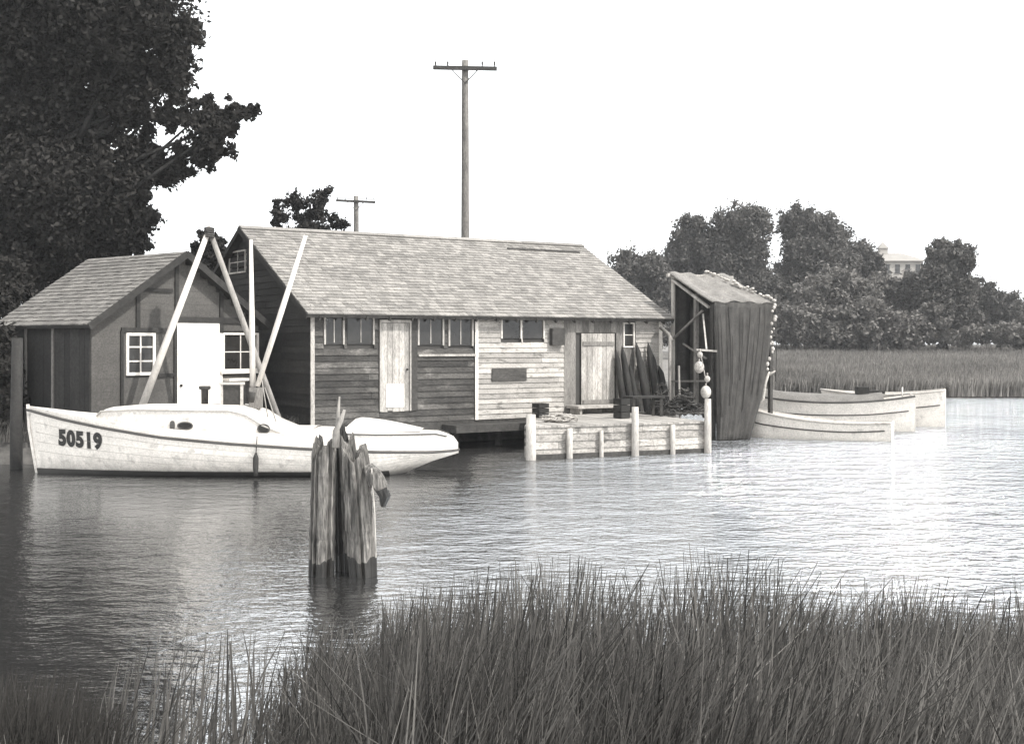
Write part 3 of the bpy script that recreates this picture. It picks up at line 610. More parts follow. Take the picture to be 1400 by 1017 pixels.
# ---------------------------------------------------------------- long white boat
BY = 25.1
def bx(px): return (px - CX) * BY / F
XB, XS = bx(38), bx(627)
LB = XS - XB
def guard(s):   # sheer of the dark guard line, s 0 bow..1 stern
    return float(np.interp(s, [0, .1, .2, .34, .5, .66, .82, .94, 1], [1.27, 1.10, .96, .79, .67, .575, .50, .47, .47]))
def half(s):    # half breadth at guard
    s = min(max(s, 0), 1)
    f = math.sin(math.pi * min(s / .9, 1) ** .62 * .5) if s < .55 else 1
    f = (1 - (1 - min(s / .5, 1)) ** 2.2)
    if s > .55: f *= math.sqrt(max(0, 1 - ((s - .55) / .45) ** 2.6))
    return 1.12 * f
def keel(s): return float(np.interp(s, [0, .82, .88, .94, 1], [-.35, -.25, .02, .24, .40]))
def hullpt(s, v, side):
    """v 0 keel..1 guard"""
    g = guard(s); k = keel(s); z = k + (g - k) * v
    b = half(s); sh = 1 - (1 - v) ** (2.6 if s < .75 else 2.2)
    b = b * (sh * .97 + .03 * v); x = XB + LB * s + (.22 * (1 - v) * max(0, 1 - s / .12))
    return Vector((x, BY + side * b, z))
boat = thing('fishing_boat', 'long white fishing boat with a black number on its bow, moored before the cottage', 'boat', ((XB + XS) / 2, BY, 0))
NS, NV = 64, 14; m = MB()
for side in (-1, 1):
    vs = [hullpt((i / NS) ** 1.0, j / NV, side) for i in range(NS + 1) for j in range(NV + 1)]
    fs = []
    for i in range(NS):
        for j in range(NV):
            a = i * (NV + 1) + j; q = (a, a + NV + 1, a + NV + 2, a + 1); fs.append(q if side < 0 else q[::-1])
    m.add(vs, fs, True)
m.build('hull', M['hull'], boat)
m = MB()  # dark band around the foot of the hull
for side in (-1, 1):
    vs = []
    for i in range(71):
        s = i / 70 * .845; g, k = guard(s), keel(s)
        for j in range(8):
            z = -.3 + .4 * j / 7; p = hullpt(s, min(max((z - k) / (g - k), 0), 1), side); vs.append((p.x - (.01 if i == 0 else 0), p.y + side * .012, p.z))
    m.add(vs, [(8 * i + j, 8 * i + 8 + j, 8 * i + 9 + j, 8 * i + 1 + j) for i in range(70) for j in range(7)], True)
m.build('bottom_band', M['hull_dark'], boat)
def band(name, z0f, z1f, inset, mtl, s0, s1, n=60, par=boat, thick=.0, cap=False):
    """a strip following the plan outline, between two heights"""
    m = MB(); ss = [s0 + (s1 - s0) * i / n for i in range(n + 1)]
    for side in (-1, 1):
        vs = []
        for s in ss:
            x = XB + LB * s; b = max(half(s) - inset, 0); vs += [(x, BY + side * b, z0f(s)), (x, BY + side * b, z1f(s))]
        m.add(vs, [(2 * i, 2 * i + 2, 2 * i + 3, 2 * i + 1) for i in range(n)], True)
    if cap:
        vs = []
        for s in ss:
            x = XB + LB * s; b = max(half(s) - inset, 0)
            for q, dz in ((-1, 0), (-.5, cap * .8), (0, cap), (.5, cap * .8), (1, 0)): vs.append((x, BY + q * b, z1f(s) + dz * min(1, b)))
        m.add(vs, [(5 * i + j, 5 * i + 5 + j, 5 * i + 6 + j, 5 * i + 1 + j) for i in range(n) for j in range(4)], True)
    return m.build(name, mtl, par)
# upper strake above guard: bulwark forward, raised side aft
def bul(s): return guard(s) + float(np.interp(s, [0, .15, .3, .5, .68, .95, .985, 1], [.08, .13, .16, .2, .30, .345, .26, .12]))
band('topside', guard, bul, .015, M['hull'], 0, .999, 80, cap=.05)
m = MB()
for side in (-1, 1):
    pts = [Vector((XB + LB * s - (.015 if s == 0 else 0), BY + side * (half(s) + .012), guard(s))) for s in [i / 70 for i in range(71)]]; m.tube(pts, .028, 6)
m.build('rubbing_strake', M['trim'], boat)
m = MB()
for side in (-1, 1):
    pts = [Vector((XB + LB * s, BY + side * (half(s) + .0), bul(s) + .01)) for s in [.735 + i / 40 * .24 for i in range(41)]]; m.tube(pts, .016, 5)
m.build('coaming_rail', M['trim'], boat)
m = MB()
for side in (-1, 1):
    for v in (.5, .62, .74, .86): m.tube([hullpt(i / 60, v + .02 * math.sin(i * .1), side) + Vector((0, side * .001, 0)) for i in range(1, 59)], .0045, 4)
m.build('plank_seams', M['boat_grey'], boat)
# stem head
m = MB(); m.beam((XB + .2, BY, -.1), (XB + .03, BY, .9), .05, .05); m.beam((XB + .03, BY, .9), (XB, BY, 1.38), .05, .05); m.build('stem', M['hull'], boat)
# trunk cabin
def cabtop(s):
    px_ = 38 + (627 - 38) * s
    row = np.interp(px_, [146, 152, 200, 330, 352, 372, 400, 432], [566, 559, 556, 557, 563, 576, 588, 593]); return float(CH - (row - HZ) * (24.5) / F)
s0, s1 = (146 - 38) / 589, (434 - 38) / 589
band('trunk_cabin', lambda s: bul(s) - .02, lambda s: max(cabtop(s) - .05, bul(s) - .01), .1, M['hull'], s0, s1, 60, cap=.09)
m = MB(); s = s0; b = half(s) - .1; x = XB + LB * s
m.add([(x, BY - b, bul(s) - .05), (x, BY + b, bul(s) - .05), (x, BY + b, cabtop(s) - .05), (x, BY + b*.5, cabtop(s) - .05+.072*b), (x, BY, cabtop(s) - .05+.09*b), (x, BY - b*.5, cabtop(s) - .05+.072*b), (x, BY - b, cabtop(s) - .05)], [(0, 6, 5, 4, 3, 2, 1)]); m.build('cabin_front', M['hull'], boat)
m = MB()
for side in (-1, 1):
    pts = [Vector((XB + LB * s, BY + side * (half(s) - .09), cabtop(s) - .045)) for s in [s0 + (s1 - .05 - s0) * i / 40 for i in range(41)]]; m.tube(pts, .02, 6)
m.build('cabin_moulding', M['boat_grey'], boat)
# ports on the near side
def port(px, row, w, h, mtl, name='porthole', ring=True):
    s = (px - 38) / 589 * 1.0; x = (px - CX) * 24.1 / F; s = (x - XB) / LB; y = BY - (half(s) - .1) - .0; z = CH - (row - HZ) * y / F
    m = MB(); n = 20; vs = []
    for yy in (y + .02, y - .02): vs += [(x + w / 2 * math.copysign(abs(math.cos(a)) ** .8, math.cos(a)), yy, z + h / 2 * math.copysign(abs(math.sin(a)) ** .8, math.sin(a))) for a in [2 * math.pi * k / n for k in range(n)]]
    m.add(vs, [tuple(range(n, 2 * n))] + [(k, (k + 1) % n, n + (k + 1) % n, n + k) for k in range(n)]); p = m.build(name, mtl, boat)
    if ring:
        m = MB(); m.tube([Vector((x + w / 2 * 1.02 * math.cos(a), y - .02, z + h / 2 * 1.02 * math.sin(a))) for a in [2 * math.pi * k / 20 for k in range(21)]], .014, 5); m.build('rim', M['trim'], p)
port(253, 582, .28, .13, M['glass']); port(235, 582, .1, .2, M['trim'], 'vent', False); port(361, 586, .22, .17, M['glass'])
port(352, 603, .12, .035, M['trim'], 'scupper', False); port(368, 604, .18, .035, M['trim'], 'scupper', False); port(384, 604, .1, .035, M['trim'], 'scupper', False)
# engine box aft, low rounded
m = MB(); xa, xb = bx(478), bx(578); n = 12; vs = []
for i in range(n + 1):
    q = i / n; x = xa + (xb - xa) * q; h = .24 * min(1, q * 6 + .35) * (1 - q ** 1.7) + .03; wdt = .62 * (1 - .35 * q)
    for k in range(9): a = math.pi * k / 8; vs.append((x, BY - wdt * math.cos(a), bul(.8) + .03 + h * math.sin(a) ** .6))
fs = [(9 * i + k, 9 * i + 9 + k, 9 * i + 10 + k, 9 * i + 1 + k) for i in range(n) for k in range(8)] + [tuple(range(8, -1, -1))]
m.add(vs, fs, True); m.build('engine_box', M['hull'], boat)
# deck gear on the cabin top
zt = cabtop(.45) + .02
m = MB(); p = at(280, 556, BY); m.tube([(p.x, BY, zt - .03), (p.x, BY, zt + .3), (p.x, BY, zt + .32), (p.x, BY, zt + .38)], [.07, .075, .12, .12], 12); m.build('stove_pipe', M['dark_wood'], boat)
m = MB(); p = at(320, 556, BY); m.box((p.x, BY, zt + .19), (.36, .4, .4)); hb = m.build('companion_hatch', M['dark_wood'], boat)
m = MB()
for dx in (-.2, .2): m.box((p.x + dx, BY - .2, zt + .2), (.05, .06, .5))
m.box((p.x, BY - .2, zt + .44), (.5, .1, .05)); m.build('hatch_frame', M['boat_grey'], hb)
m = MB(); p = at(350, 556, BY); m.box((p.x, BY, zt + .14), (.22, .3, .42)); m.build('mast_step', M['grey_board'], boat)
mt = at(343, 328, BY); mbp = Vector((at(346, 540, BY).x, BY, zt))
m = MB(); m.tube([mbp, mbp.lerp(mt, .5), mt], [.062, .056, .035], 10); m.build('mast', M['spar'], boat)
gb = at(352, 528, BY - .1); gt = at(418, 322, BY - .15)
m = MB(); m.tube([gb, gb.lerp(gt, .5), gt], [.05, .058, .038], 10); bm_ = m.build('boom', M['spar'], boat)
m = MB(); m.tube([gb + Vector((0, .02, 0)), mbp.lerp(mt, .04)], .03, 6); m.tube([mbp.lerp(mt, .02) + Vector((0, -.08, 0)), mbp.lerp(mt, .08) + Vector((.02, -.1, 0))], .09, 8); m.build('gooseneck', M['dark_wood'], bm_)
# stays: thin lines from mast foot region down aft
for a, b in (((358, 520), (366, 570)), ((362, 530), (378, 578))):
    m = MB(); m.tube([at(a[0], a[1], BY - .1), at(b[0], b[1], BY - .3)], .012, 5); m.build('rope', M['spar_grey'], boat)
s = (bx(366) - XB) / LB; m = MB(); p = Vector((XB + LB * s, BY - half(s) - .05, .3)); m.tube([p + Vector((0, 0, -.24)), p + Vector((0, -.01, -.1)), p + Vector((0, 0, .1)), p + Vector((0, .02, .2))], [.03, .055, .055, .02], 9); m.tube([p + Vector((0, .02, .2)), p + Vector((.02, .03, .52))], .008, 4); m.build('fender', M['black_wood'], boat)
# bow number
def number(txt):
    cd = bpy.data.curves.new('bow_number', 'FONT'); cd.body = txt; cd.size = 1; cd.offset = .062; cd.space_character = 1.12
    o = bpy.data.objects.new('tmp', cd); C.objects.link(o); bpy.context.view_layer.update()
    me = bpy.data.meshes.new_from_object(o.evaluated_get(bpy.context.evaluated_depsgraph_get())); bpy.data.objects.remove(o)
    V = np.array([v.co[:] for v in me.vertices]); mn, mx = V.min(0), V.max(0)
    x0, x1 = (74 - CX) * 24.5 / F, (143 - CX) * 24.5 / F
    fs = [tuple(p.vertices) for p in me.polygons]; vs = []
    for v in V:
        q = (v[0] - mn[0]) / (mx[0] - mn[0]); r = (v[1] - mn[1]) / (mx[1] - mn[1]); x = x0 + (x1 - x0) * q
        s = (x - XB) / LB; y = 24.5; zb, zt_ = CH - (np.interp(q, [0, 1], [611, 615]) - HZ) * y / F, CH - (np.interp(q, [0, 1], [587, 591]) - HZ) * y / F
        z = zb + (zt_ - zb) * r; g, k = guard(s), keel(s); vv = min(max((z - k) / (g - k), 0), 1); hp = hullpt(s, vv, -1)
        xx = x; b = BY - hp.y
        vs.append((xx, BY - b - .012, z))
    m = MB(); m.add(vs, fs); o = m.build('bow_number', M['letter'], boat); bpy.data.meshes.remove(me); return o
number('50519')

# ---------------------------------------------------------------- mooring piles in the foreground
def pilepts(px0, row0, px1, row1, D, r0, r1, cap=.0, name='pile'):
    b = at(px0, row0, D); t = at(px1, row1, D); b.z = 0; m = MB(); n = 12; pts = []; rad = []
    zz = [-.8 + .8 * i / 2 for i in range(2)]
    for i in range(n + 1):
        q = -.35 + 1.35 * i / n; p = b.lerp(t, q) if q >= 0 else b + (b - t) * (-q); pts.append(p + Vector((random.uniform(-.008, .008), 0, 0))); rad.append(r0 + (r1 - r0) * max(q, 0))
    return pts, rad
dol = thing('mooring_piles', 'cluster of old split timber piles standing in the water in front of the white boat', 'mooring piles', (at(470, 785, 14).x, 14, 0))
def rough_pile(px0, px1, row1, D, r0, r1, wet=.17, lab=None, seed=0, mt='pile'):
    rs = random.Random(seed); b = at(px0, 785, D); b.z = 0; t = at(px1, row1, D); k = 40
    ridge = [rs.uniform(-.06, .06) for _ in range(k)]
    for _ in range(7): a = rs.randrange(k); ridge[a] -= rs.uniform(.12, .3)            # drying splits
    topj = [.09 * math.sin(2 * math.pi * a / k * 2 + seed) + rs.uniform(-.05, .04) for a in range(k)]; wj = [.03 * math.sin(a * .5 + seed) + rs.uniform(-.02, .02) for a in range(k)]
    lump = [rs.uniform(-.04, .04) for _ in range(40)]
    def ring(q, wetline=False):
        c = b.lerp(t, q); r = (r0 + (r1 - r0) * max(q, 0)) * (1 + lump[int(abs(q) * 30) % 40]); out = []
        for a in range(k):
            an = 2 * math.pi * a / k; rr = r * (1 + ridge[a] * (1.2 if q > .8 else 1) + rs.uniform(-.015, .015)) * (1 if q < .9 else 1 - 1.6 * (q - .9) * (1 + math.sin(an + seed)) * .5)
            z = c.z + (topj[a] * min(1, max(0, (q - .75) / .25))) + (wj[a] if wetline else 0); out.append((c.x + rr * math.cos(an), c.y + rr * math.sin(an), z))
        return out
    h = t.z; wl = ring(wet / h, True)
    def seg(rings, top):
        m = MB(); vs = [p for rg in rings for p in rg]; n = len(rings) - 1
        fs = [(i * k + a, i * k + (a + 1) % k, (i + 1) * k + (a + 1) % k, (i + 1) * k + a) for i in range(n) for a in range(k)]
        if top:
            c = b.lerp(t, 1); vs += [((p[0] + c.x) / 2 + rs.uniform(-.01, .01), (p[1] + c.y) / 2, p[2] - .05 + rs.uniform(-.03, .03)) for p in rings[-1]] + [(c.x, c.y, c.z - .12)]
            fs += [(n * k + a, n * k + (a + 1) % k, (n + 1) * k + (a + 1) % k, (n + 1) * k + a) for a in range(k)] + [((n + 1) * k + a, (n + 1) * k + (a + 1) % k, (n + 2) * k) for a in range(k)]
        m.add(vs, fs, False); return m
    o = seg([wl] + [ring(wet / h + .05 + (.95 - wet / h) * i / 22) for i in range(23)], True).build('pile', M[mt], dol)
    if lab: o['label'] = lab
    seg([ring(-.5 + .45 * i / 4) for i in range(5)] + [wl], False).build('wet_foot', M['pile_wet'], o)
rough_pile(440, 444, 609, 14.0, .15, .14, seed=3, lab='left pile, pale and split')
rough_pile(471, 466, 592, 14.3, .1, .085, .2, seed=5, lab='thin pile at the back, coloured black as the shaded gap', mt='black_wood')  # black colour stands for the shaded gap between the piles
rough_pile(496, 485, 616, 13.95, .155, .15, .2, seed=8, lab='right pile with a ragged top')
rough_pile(483, 474, 604, 14.25, .11, .1, .2, seed=13)
# tilted stub hanging at the right side, rope and stick
m = MB(); m.tube([at(503, 636, 13.85), at(509, 648, 13.82), at(515, 658, 13.8), at(521, 668, 13.78), at(524, 673, 13.78)], [.05, .095, .09, .075, .07], 11, smooth=False, jitter=.2); o = m.build('stub', M['pile'], dol)
m = MB(); m.tube([at(522, 668, 13.77), at(526, 678, 13.77), at(524, 692, 13.8)], [.078, .07, .03], 10, smooth=False, jitter=.25); m.build('stub_end', M['pile_wet'], o)
m = MB(); m.tube([at(457, 612, 13.85), at(459, 590, 13.9), at(466, 574, 13.9), at(471, 560, 13.92)], [.03, .034, .028, .014], 7, jitter=.12); m.tube([at(461, 612, 13.9), at(462, 566, 14), at(464, 542, 14)], [.025, .02, .01], 6, jitter=.1); m.build('splinter', M['spar_grey'], dol)
for px_, r0, r1 in ((512, 640, 770),):
    m = MB(); m.tube([at(508, 640, 13.72), at(512, 700, 13.74), at(514, 762, 13.76)], .009, 5); m.build('hanging_rope', M['post'], dol)

# ---------------------------------------------------------------- dock
D0 = Vector((.29, 27.97)); D1 = Vector((4.73, 29.86)); dd_ = (D1 - D0).normalized(); dn = Vector((dd_.y, -dd_.x)); dl = (D1 - D0).length
dp = Plane(D0.x, D0.y, dd_, dn); zdk = .74
dk = thing('dock', 'low plank-faced wooden dock in front of the whitewashed half of the boathouse', 'dock', (D0.x, D0.y, 0))
m = MB(); hboards(m, dp, 0, dl, .04, zdk - .02, .17, off=-.02, maxlen=1.9); m.build('face_planks', M['dock_face'], dk)
m = MB(); se = Vector((.06, 1)).normalized(); sp = Plane(D0.x, D0.y, se, (-se.y, se.x)); hboards(m, sp, 0, 4.0, .3, zdk - .02, .17, off=-.02); m.build('side_planks', M['dark_siding'], dk)
sp2 = Plane(D1.x, D1.y, -dn, dd_); m = MB(); hboards(m, sp2, 0, 3.3, .04, zdk - .02, .17, off=-.02); m.build('side_planks', M['dock_face'], dk)
m = MB(); t = 0     # deck planks run back to the wall
while t < dl:
    e = min(t + random.uniform(.14, .18), dl); a = D0 + dd_ * t; b = D0 + dd_ * (e - .008)
    def back(p):
        # distance along -dn to the boathouse wall line
        nrm2 = Vector((-V2.x, -V2.y)); d = (p - A).dot(nrm2) / (-(Vector((-dn.x, -dn.y))).dot(nrm2)); return min(d - .03, 4.6)
    ksl = se.dot(-dn) / se.dot(dd_); ka, kb = min(back(a), t * ksl + .02), min(back(b), e * ksl); A2 = a - dn * ka; B2 = b - dn * kb; z1 = zdk + random.uniform(0, .012); f0 = a + dn * .03; f1 = b + dn * .03
    m.hexa([Vector((p.x, p.y, z)) for z in (zdk - .04, z1) for p in (f0, f1, B2, A2)]); t = e
m.build('deck', M['dock_deck'], dk)
for px_, top, r, w in ((722, 566, 628, .115), (776, 585, 626, .07), (820, 588, 625, .05), (865, 556, 623, .085), (917, 580, 620, .06), (964, 545, 617, .085)):
    a, z = dp.px(px_, top); q = dp.pt(a, 0, w + .035); m = MB(); m.tube([(q.x, q.y, -.6), (q.x, q.y, z * .5), (q.x, q.y, z)], [w * 1.05, w, w * .93], 10, jitter=.04); m.build('post', M['post'], dk)
m = MB(); dp.slab(m, .1, dl - .1, .0, .1, .012, .06); m.build('fender_beam', M['dark_wood'], dk)
# low walkway under the boathouse wall left of the dock
wk = Plane(-1.7, 30.2, U2, -V2)
m = MB(); a, _ = fp.px(603, 590); b, _ = fp.px(716, 590); fp.slab(m, a, b, .42, .6, .05, .75)
tag(m.build('walkway_beam', M['dark_wood']), 'dark heavy timber ledge along the boathouse foot between the white boat and dock', 'timber')
for px_ in (690, 655):
    pass
# doorstep by the plank door
m = MB(); a, _ = fp.px(772, 570); b, _ = fp.px(842, 570); fp.slab(m, a, b, .90, .97, .06, .62)
for t in (a + .1, b - .15): fp.slab(m, t, t + .07, zdk + .01, .9, .1, .55)
tag(m.build('doorstep', M['pale_board']), 'low plank step under the pale grey plank door', 'step')
# crate and bundle on the dock
def crate(px_, row, D, w, d_, h, mtl, label):
    p = at(px_, row, D); t = thing('crate', label, 'crate', (p.x, p.y, zdk + .012)); ax = (U3, V3, Vector((0, 0, 1))); z = zdk + .012
    m = MB()
    for i in range(3):
        zc = z + h * (i + .5) / 3
        for s in (-1, 1):
            m.box(Vector((p.x, p.y, zc)) + V3 * s * d_ / 2, (w, .02, h / 3 - .015), ax); m.box(Vector((p.x, p.y, zc)) + U3 * s * w / 2, (.02, d_ - .024, h / 3 - .015), ax)
    m.build('slats', M[mtl], t); m = MB(); m.box(Vector((p.x, p.y, z + .012)), (w - .03, d_ - .03, .02), ax); m.build('bottom', M[mtl], t)
crate(739, 585, 31.2, .3, .3, .36, 'black_wood', 'small dark crate at the left end of the dock behind the thick post')
def pile_of_net():
    p = at(764, 580, 29.4); m = MB(); rs = random.Random(4)
    for i in range(26):
        c = Vector((p.x + rs.uniform(-.3, .3), p.y + rs.uniform(-.2, .2), zdk + .05 + rs.uniform(0, .12))); m.tube([c + Vector((rs.uniform(.08, .2) * math.cos(a), rs.uniform(.08, .16) * math.sin(a), rs.uniform(-.03, .04))) for a in [k * math.pi / 5 for k in range(11)]], .014, 5)
    return m
tag(pile_of_net().build('rope_coil', M['cork']), 'loose heap of pale rope lying on the dock beside the thick white post', 'rope')
# bench with dark legs
def bench():
    c = at(880, 560, 31.6); t = thing('bench', 'dark rough wooden work bench on the dock in front of the stakes', 'bench', (c.x, c.y, zdk + .012)); L_, W_2, H_ = 1.05, .45, .5; z = zdk + .012
    m = MB()
    for i in range(3): m.box(Vector((c.x, c.y, z + H_)) + V3 * (i - 1) * .15, (L_, .14, .05), (U3, V3, Vector((0, 0, 1))))
    m.build('top', M['black_wood'], t)
    for a in (-1, 1):
        for b in (-1, 1):
            m = MB(); q = Vector((c.x, c.y, 0)) + U3 * a * (L_ / 2 - .08) + V3 * b * .16; m.beam((q.x, q.y, z), (q.x, q.y, z + H_ - .026), .07, .07); m.build('leg', M['dark_wood'], t)
bench()
crate(850, 570, 30.9, .28, .3, .5, 'black_wood', 'tall dark crate left of the work bench')
# dark pointed stakes leaning on the wall
for i, (px_, top, bot) in enumerate([(840, 478, 560), (847, 473, 560), (857, 498, 560), (868, 468, 558), (874, 488, 558), (883, 467, 558), (889, 480, 558), (897, 500, 556)]):
    tB, zt_ = fp.px(px_, top); q = fp.pt(tB, 0, .45 + .1 * (i % 2)); tp = fp.pt(tB + random.uniform(-.05, .05), zt_, .12); m = MB(); q = Vector((q.x, q.y, zdk + .014))
    m.tube([q, q.lerp(tp, .5), q.lerp(tp, .85), tp], [.1, .095, .075, .008], 8, jitter=.12)
    lb = ['leftmost stake against the plank door edge', 'tall stake second from the left', 'short stake between the two tall left ones and the narrow window', 'tall stake below the narrow window', 'shorter stake just right of the narrow window', 'tallest stake of the right pair', 'slightly shorter stake of the right pair', 'short rightmost stake near the boathouse corner'][i]
    tag(m.build('stake', M['black_wood']), 'dark pointed ' + lb, 'stake', 'dark stakes leaning on the boathouse wall')

# ---------------------------------------------------------------- net shed
Nx, Ny = 5.42, 33.5; nw, nd = 2.13, 1.62
def NP(t, s, z): return Vector((Nx + U2.x * t + V2.x * s, Ny + U2.y * t + V2.y * s, z))
ns = thing('net_shed', 'tall open timber frame draped with dark fishing net at the end of the dock', 'net rack', (Nx, Ny, 0))
zl, zh = 3.66, 4.52
for t, s, z, mt_ in ((0, nd, zh, 'post'), (0, 0, zl, 'dark_wood'), (nw, 0, zl, 'dark_wood'), (nw, nd, zh, 'dark_wood'), (0, nd * .42, zl + .3, 'grey_board')):
    m = MB(); zb = -.6 if s != nd * .42 else .9
    m.beam(NP(t, s, zb), NP(t, s, z), .1, .1, U3); m.build('post', M[mt_], ns)
for q in (-.06, nw + .06): m = MB(); m.beam(NP(q, nd, zh - .12), NP(q, .1, zl - .08), .06, .08, U3); m.build('rafter', M['pale_board'], ns)
m = MB(); m.beam(NP(-.07, nd, 2.7), NP(-.07, .35, 3.5), .045, .06, U3); m.build('brace', M['grey_board'], ns)
m = MB(); m.beam(NP(-.07, nd, 1.55), NP(-.07, .1, 1.6), .05, .07, U3); m.beam(NP(-.07, nd * .7, 2.6), NP(-.07, .2, 2.2), .04, .05, U3); m.build('rail', M['grey_board'], ns)
m = MB(); m.beam(NP(-.2, nd + .05, zh), NP(nw + .15, nd + .05, zh), .09, .09); m.build('top_beam', M['pale_board'], ns)
# draped net: roof sheet + hanging curtain, wavy cloth with thickness
def sheet(name, fn, nu, nv, mtl, th=.035):
    V = []; 
    for i in range(nu + 1):
        for j in range(nv + 1): V.append(fn(i / nu, j / nv))
    m = MB(); n = len(V); W3 = nv + 1; vs = V + [p + (V3 * th) + Vector((0, 0, -th * .6)) for p in V]; fs = []
    for i in range(nu):
        for j in range(nv):
            a = i * W3 + j; fs += [(a, a + W3, a + W3 + 1, a + 1), (n + a, n + a + 1, n + a + W3 + 1, n + a + W3)]
    for i in range(nu):
        a = i * W3; fs.append((a, n + a, n + a + W3, a + W3)); a += nv; fs.append((a, a + W3, n + a + W3, n + a))
    for j in range(nv):
        fs.append((j, j + 1, n + j + 1, n + j)); a = nu * W3 + j; fs.append((a, n + a, n + a + 1, a + 1))
    m.add(vs, fs, True); return m.build(name, mtl, ns)
def roof_fn(u, v):
    t = -.12 + u * (nw + .14); s = nd + .08 - v * (nd + .2); z = zh + .08 - v * (zh - zl) + .02 * math.sin(9 * u + 4 * v) + .025 * math.sin(23 * u) - .07 * math.sin(math.pi * v) * (.6 + .4 * math.sin(5 * u)); return NP(t, s, z)
sheet('roof_net', roof_fn, 40, 16, M['net_roof'])
def cur_fn(u, v):
    nar = 1 - .42 * v ** 1.3; t = -.05 + u * (nw + .02) * nar; z = zl + .06 - v * (zl + .04)
    s = -.12 - .1 * v + .02 * math.sin(26 * u + 3 * v + 3 * math.sin(5 * u)) * (.5 + v) + .03 * math.sin(9 * u + 4 * v) + .012 * math.sin(61 * u + 9 * v); return NP(t, s - .06 * math.sin(math.pi * v), z)
sheet('hanging_net', cur_fn, 150, 24, M['net'], .05)
def inner_fn(u, v):
    return NP(.25 + .03 * math.sin(20 * u), .2 + u * (nd - .3), zl - .2 + .4 * u - v * (3.1)) + U3 * (.04 * math.sin(30 * u + v) + .3)
sheet('inner_net', inner_fn, 50, 10, M['net'], .04)
sheet('back_net', lambda u, v: NP(u * nw, nd - .1 + .04 * math.sin(30 * u), zh - .15 - v * 3.4), 50, 10, M['net'], .04)
# strands / vertical folds on the curtain
m = MB(); rs = random.Random(9)
for i in range(22):
    u = rs.random(); v0 = rs.uniform(0, .3); v1 = rs.uniform(.5, 1); m.tube([cur_fn(u, v0 + (v1 - v0) * k / 6) - V3 * .015 for k in range(7)], rs.uniform(.005, .009), 4)
M['net_strand_mat'] = mat('net_strand', .045, .5); m.build('net_strands', M['net_strand_mat'], ns)
# cork floats strung along the right edge
m = MB()
for i in range(30):
    v = i / 29; p = roof_fn(.62 + .38 * min(1, v * 1.1), v) + Vector((rs.uniform(-.05, .05), 0, .05 + rs.uniform(0, .08))); m.ball(p, rs.uniform(.035, .062), 7, 5, (1.2, 1, .8)); m.build('float', M['cork'], ns); m = MB()
for i in range(17):
    v = i / 16 * .5; p = cur_fn(1, v) + U3 * rs.uniform(-.03, .12) + Vector((0, 0, rs.uniform(-.06, .06))); m.ball(p, rs.uniform(.03, .06), 7, 5, (1, 1, 1.1)); m.build('float', M['cork'], ns); m = MB()
m = MB(); pe = cur_fn(1, .02); m.tube([pe + U3 * .12, pe + U3 * .14 + Vector((0, 0, -1.4)), pe + U3 * .1 + Vector((0, 0, -2.1))], .012, 5); m.build('float_line', M['dark_wood'], ns)
p = at(1046, 520, 34.4); m = MB(); m.tube([at(1052, 508, 34.4), at(1046, 524, 34.4), at(1043, 546, 34.4), at(1037, 552, 34.4)], [.03, .05, .05, .05], 7, jitter=.1); m.tube([at(1060, 507, 34.4), at(1052, 512, 34.4)], [.02, .04], 6); m.build('pale_rope_end', M['cork'], ns)
# buoys hanging on the near post
for i, (px_, row, r, lb) in enumerate([(957, 485, .085, 'small pale net buoy hung highest in the open shed frame'), (956, 502, .15, 'round pale net buoy hung in the middle of the shed frame opening'), (967, 518, .09, 'small pale net buoy wedged between the two larger ones'), (965, 536, .16, 'large white net buoy hung lowest, directly above the corner dock post')]):
    c = at(px_, row, 32.6 if i < 3 else 32.2); m = MB(); r *= .86; m.ball(c, r, 14, 10, (1, .9, 1.12 + .1 * (i % 2))); m.tube([c + Vector((0, 0, r * 1.05)), c + Vector((0, .0, r * 1.05 + .08))], .02, 6)
    b_ = m.build('net_buoy', M['cork']); tag(b_, lb, 'buoy', 'pale buoys hung at the net shed')
m = MB(); m.beam(at(952, 478, 32.62), at(980, 480, 32.7), .05, .05); m.tube([at(957, 478, 32.6), at(961, 500, 32.4), at(966, 524, 32.25)], .012, 5)
m.beam(at(966, 478, 32.65), NP(-.05, .35, 3.4), .04, .04)
tag(m.build('buoy_hanger', M['pale_board']), 'pale stick and line carrying the buoys at the net shed', 'hanger')
# stick brace by the boathouse corner
m = MB(); m.tube([at(903, 448, 34.5), at(914, 457, 34.2), at(919, 466, 34.0)], .05, 7); m.tube([at(916, 460, 34), at(915, 585, 33.6)], .045, 7); m.tube([at(928, 500, 33.6), at(930, 590, 33.4)], .03, 7)
tag(m.build('prop_pole', M['grey_board']), 'thin grey prop poles standing between boathouse corner and net shed', 'poles')

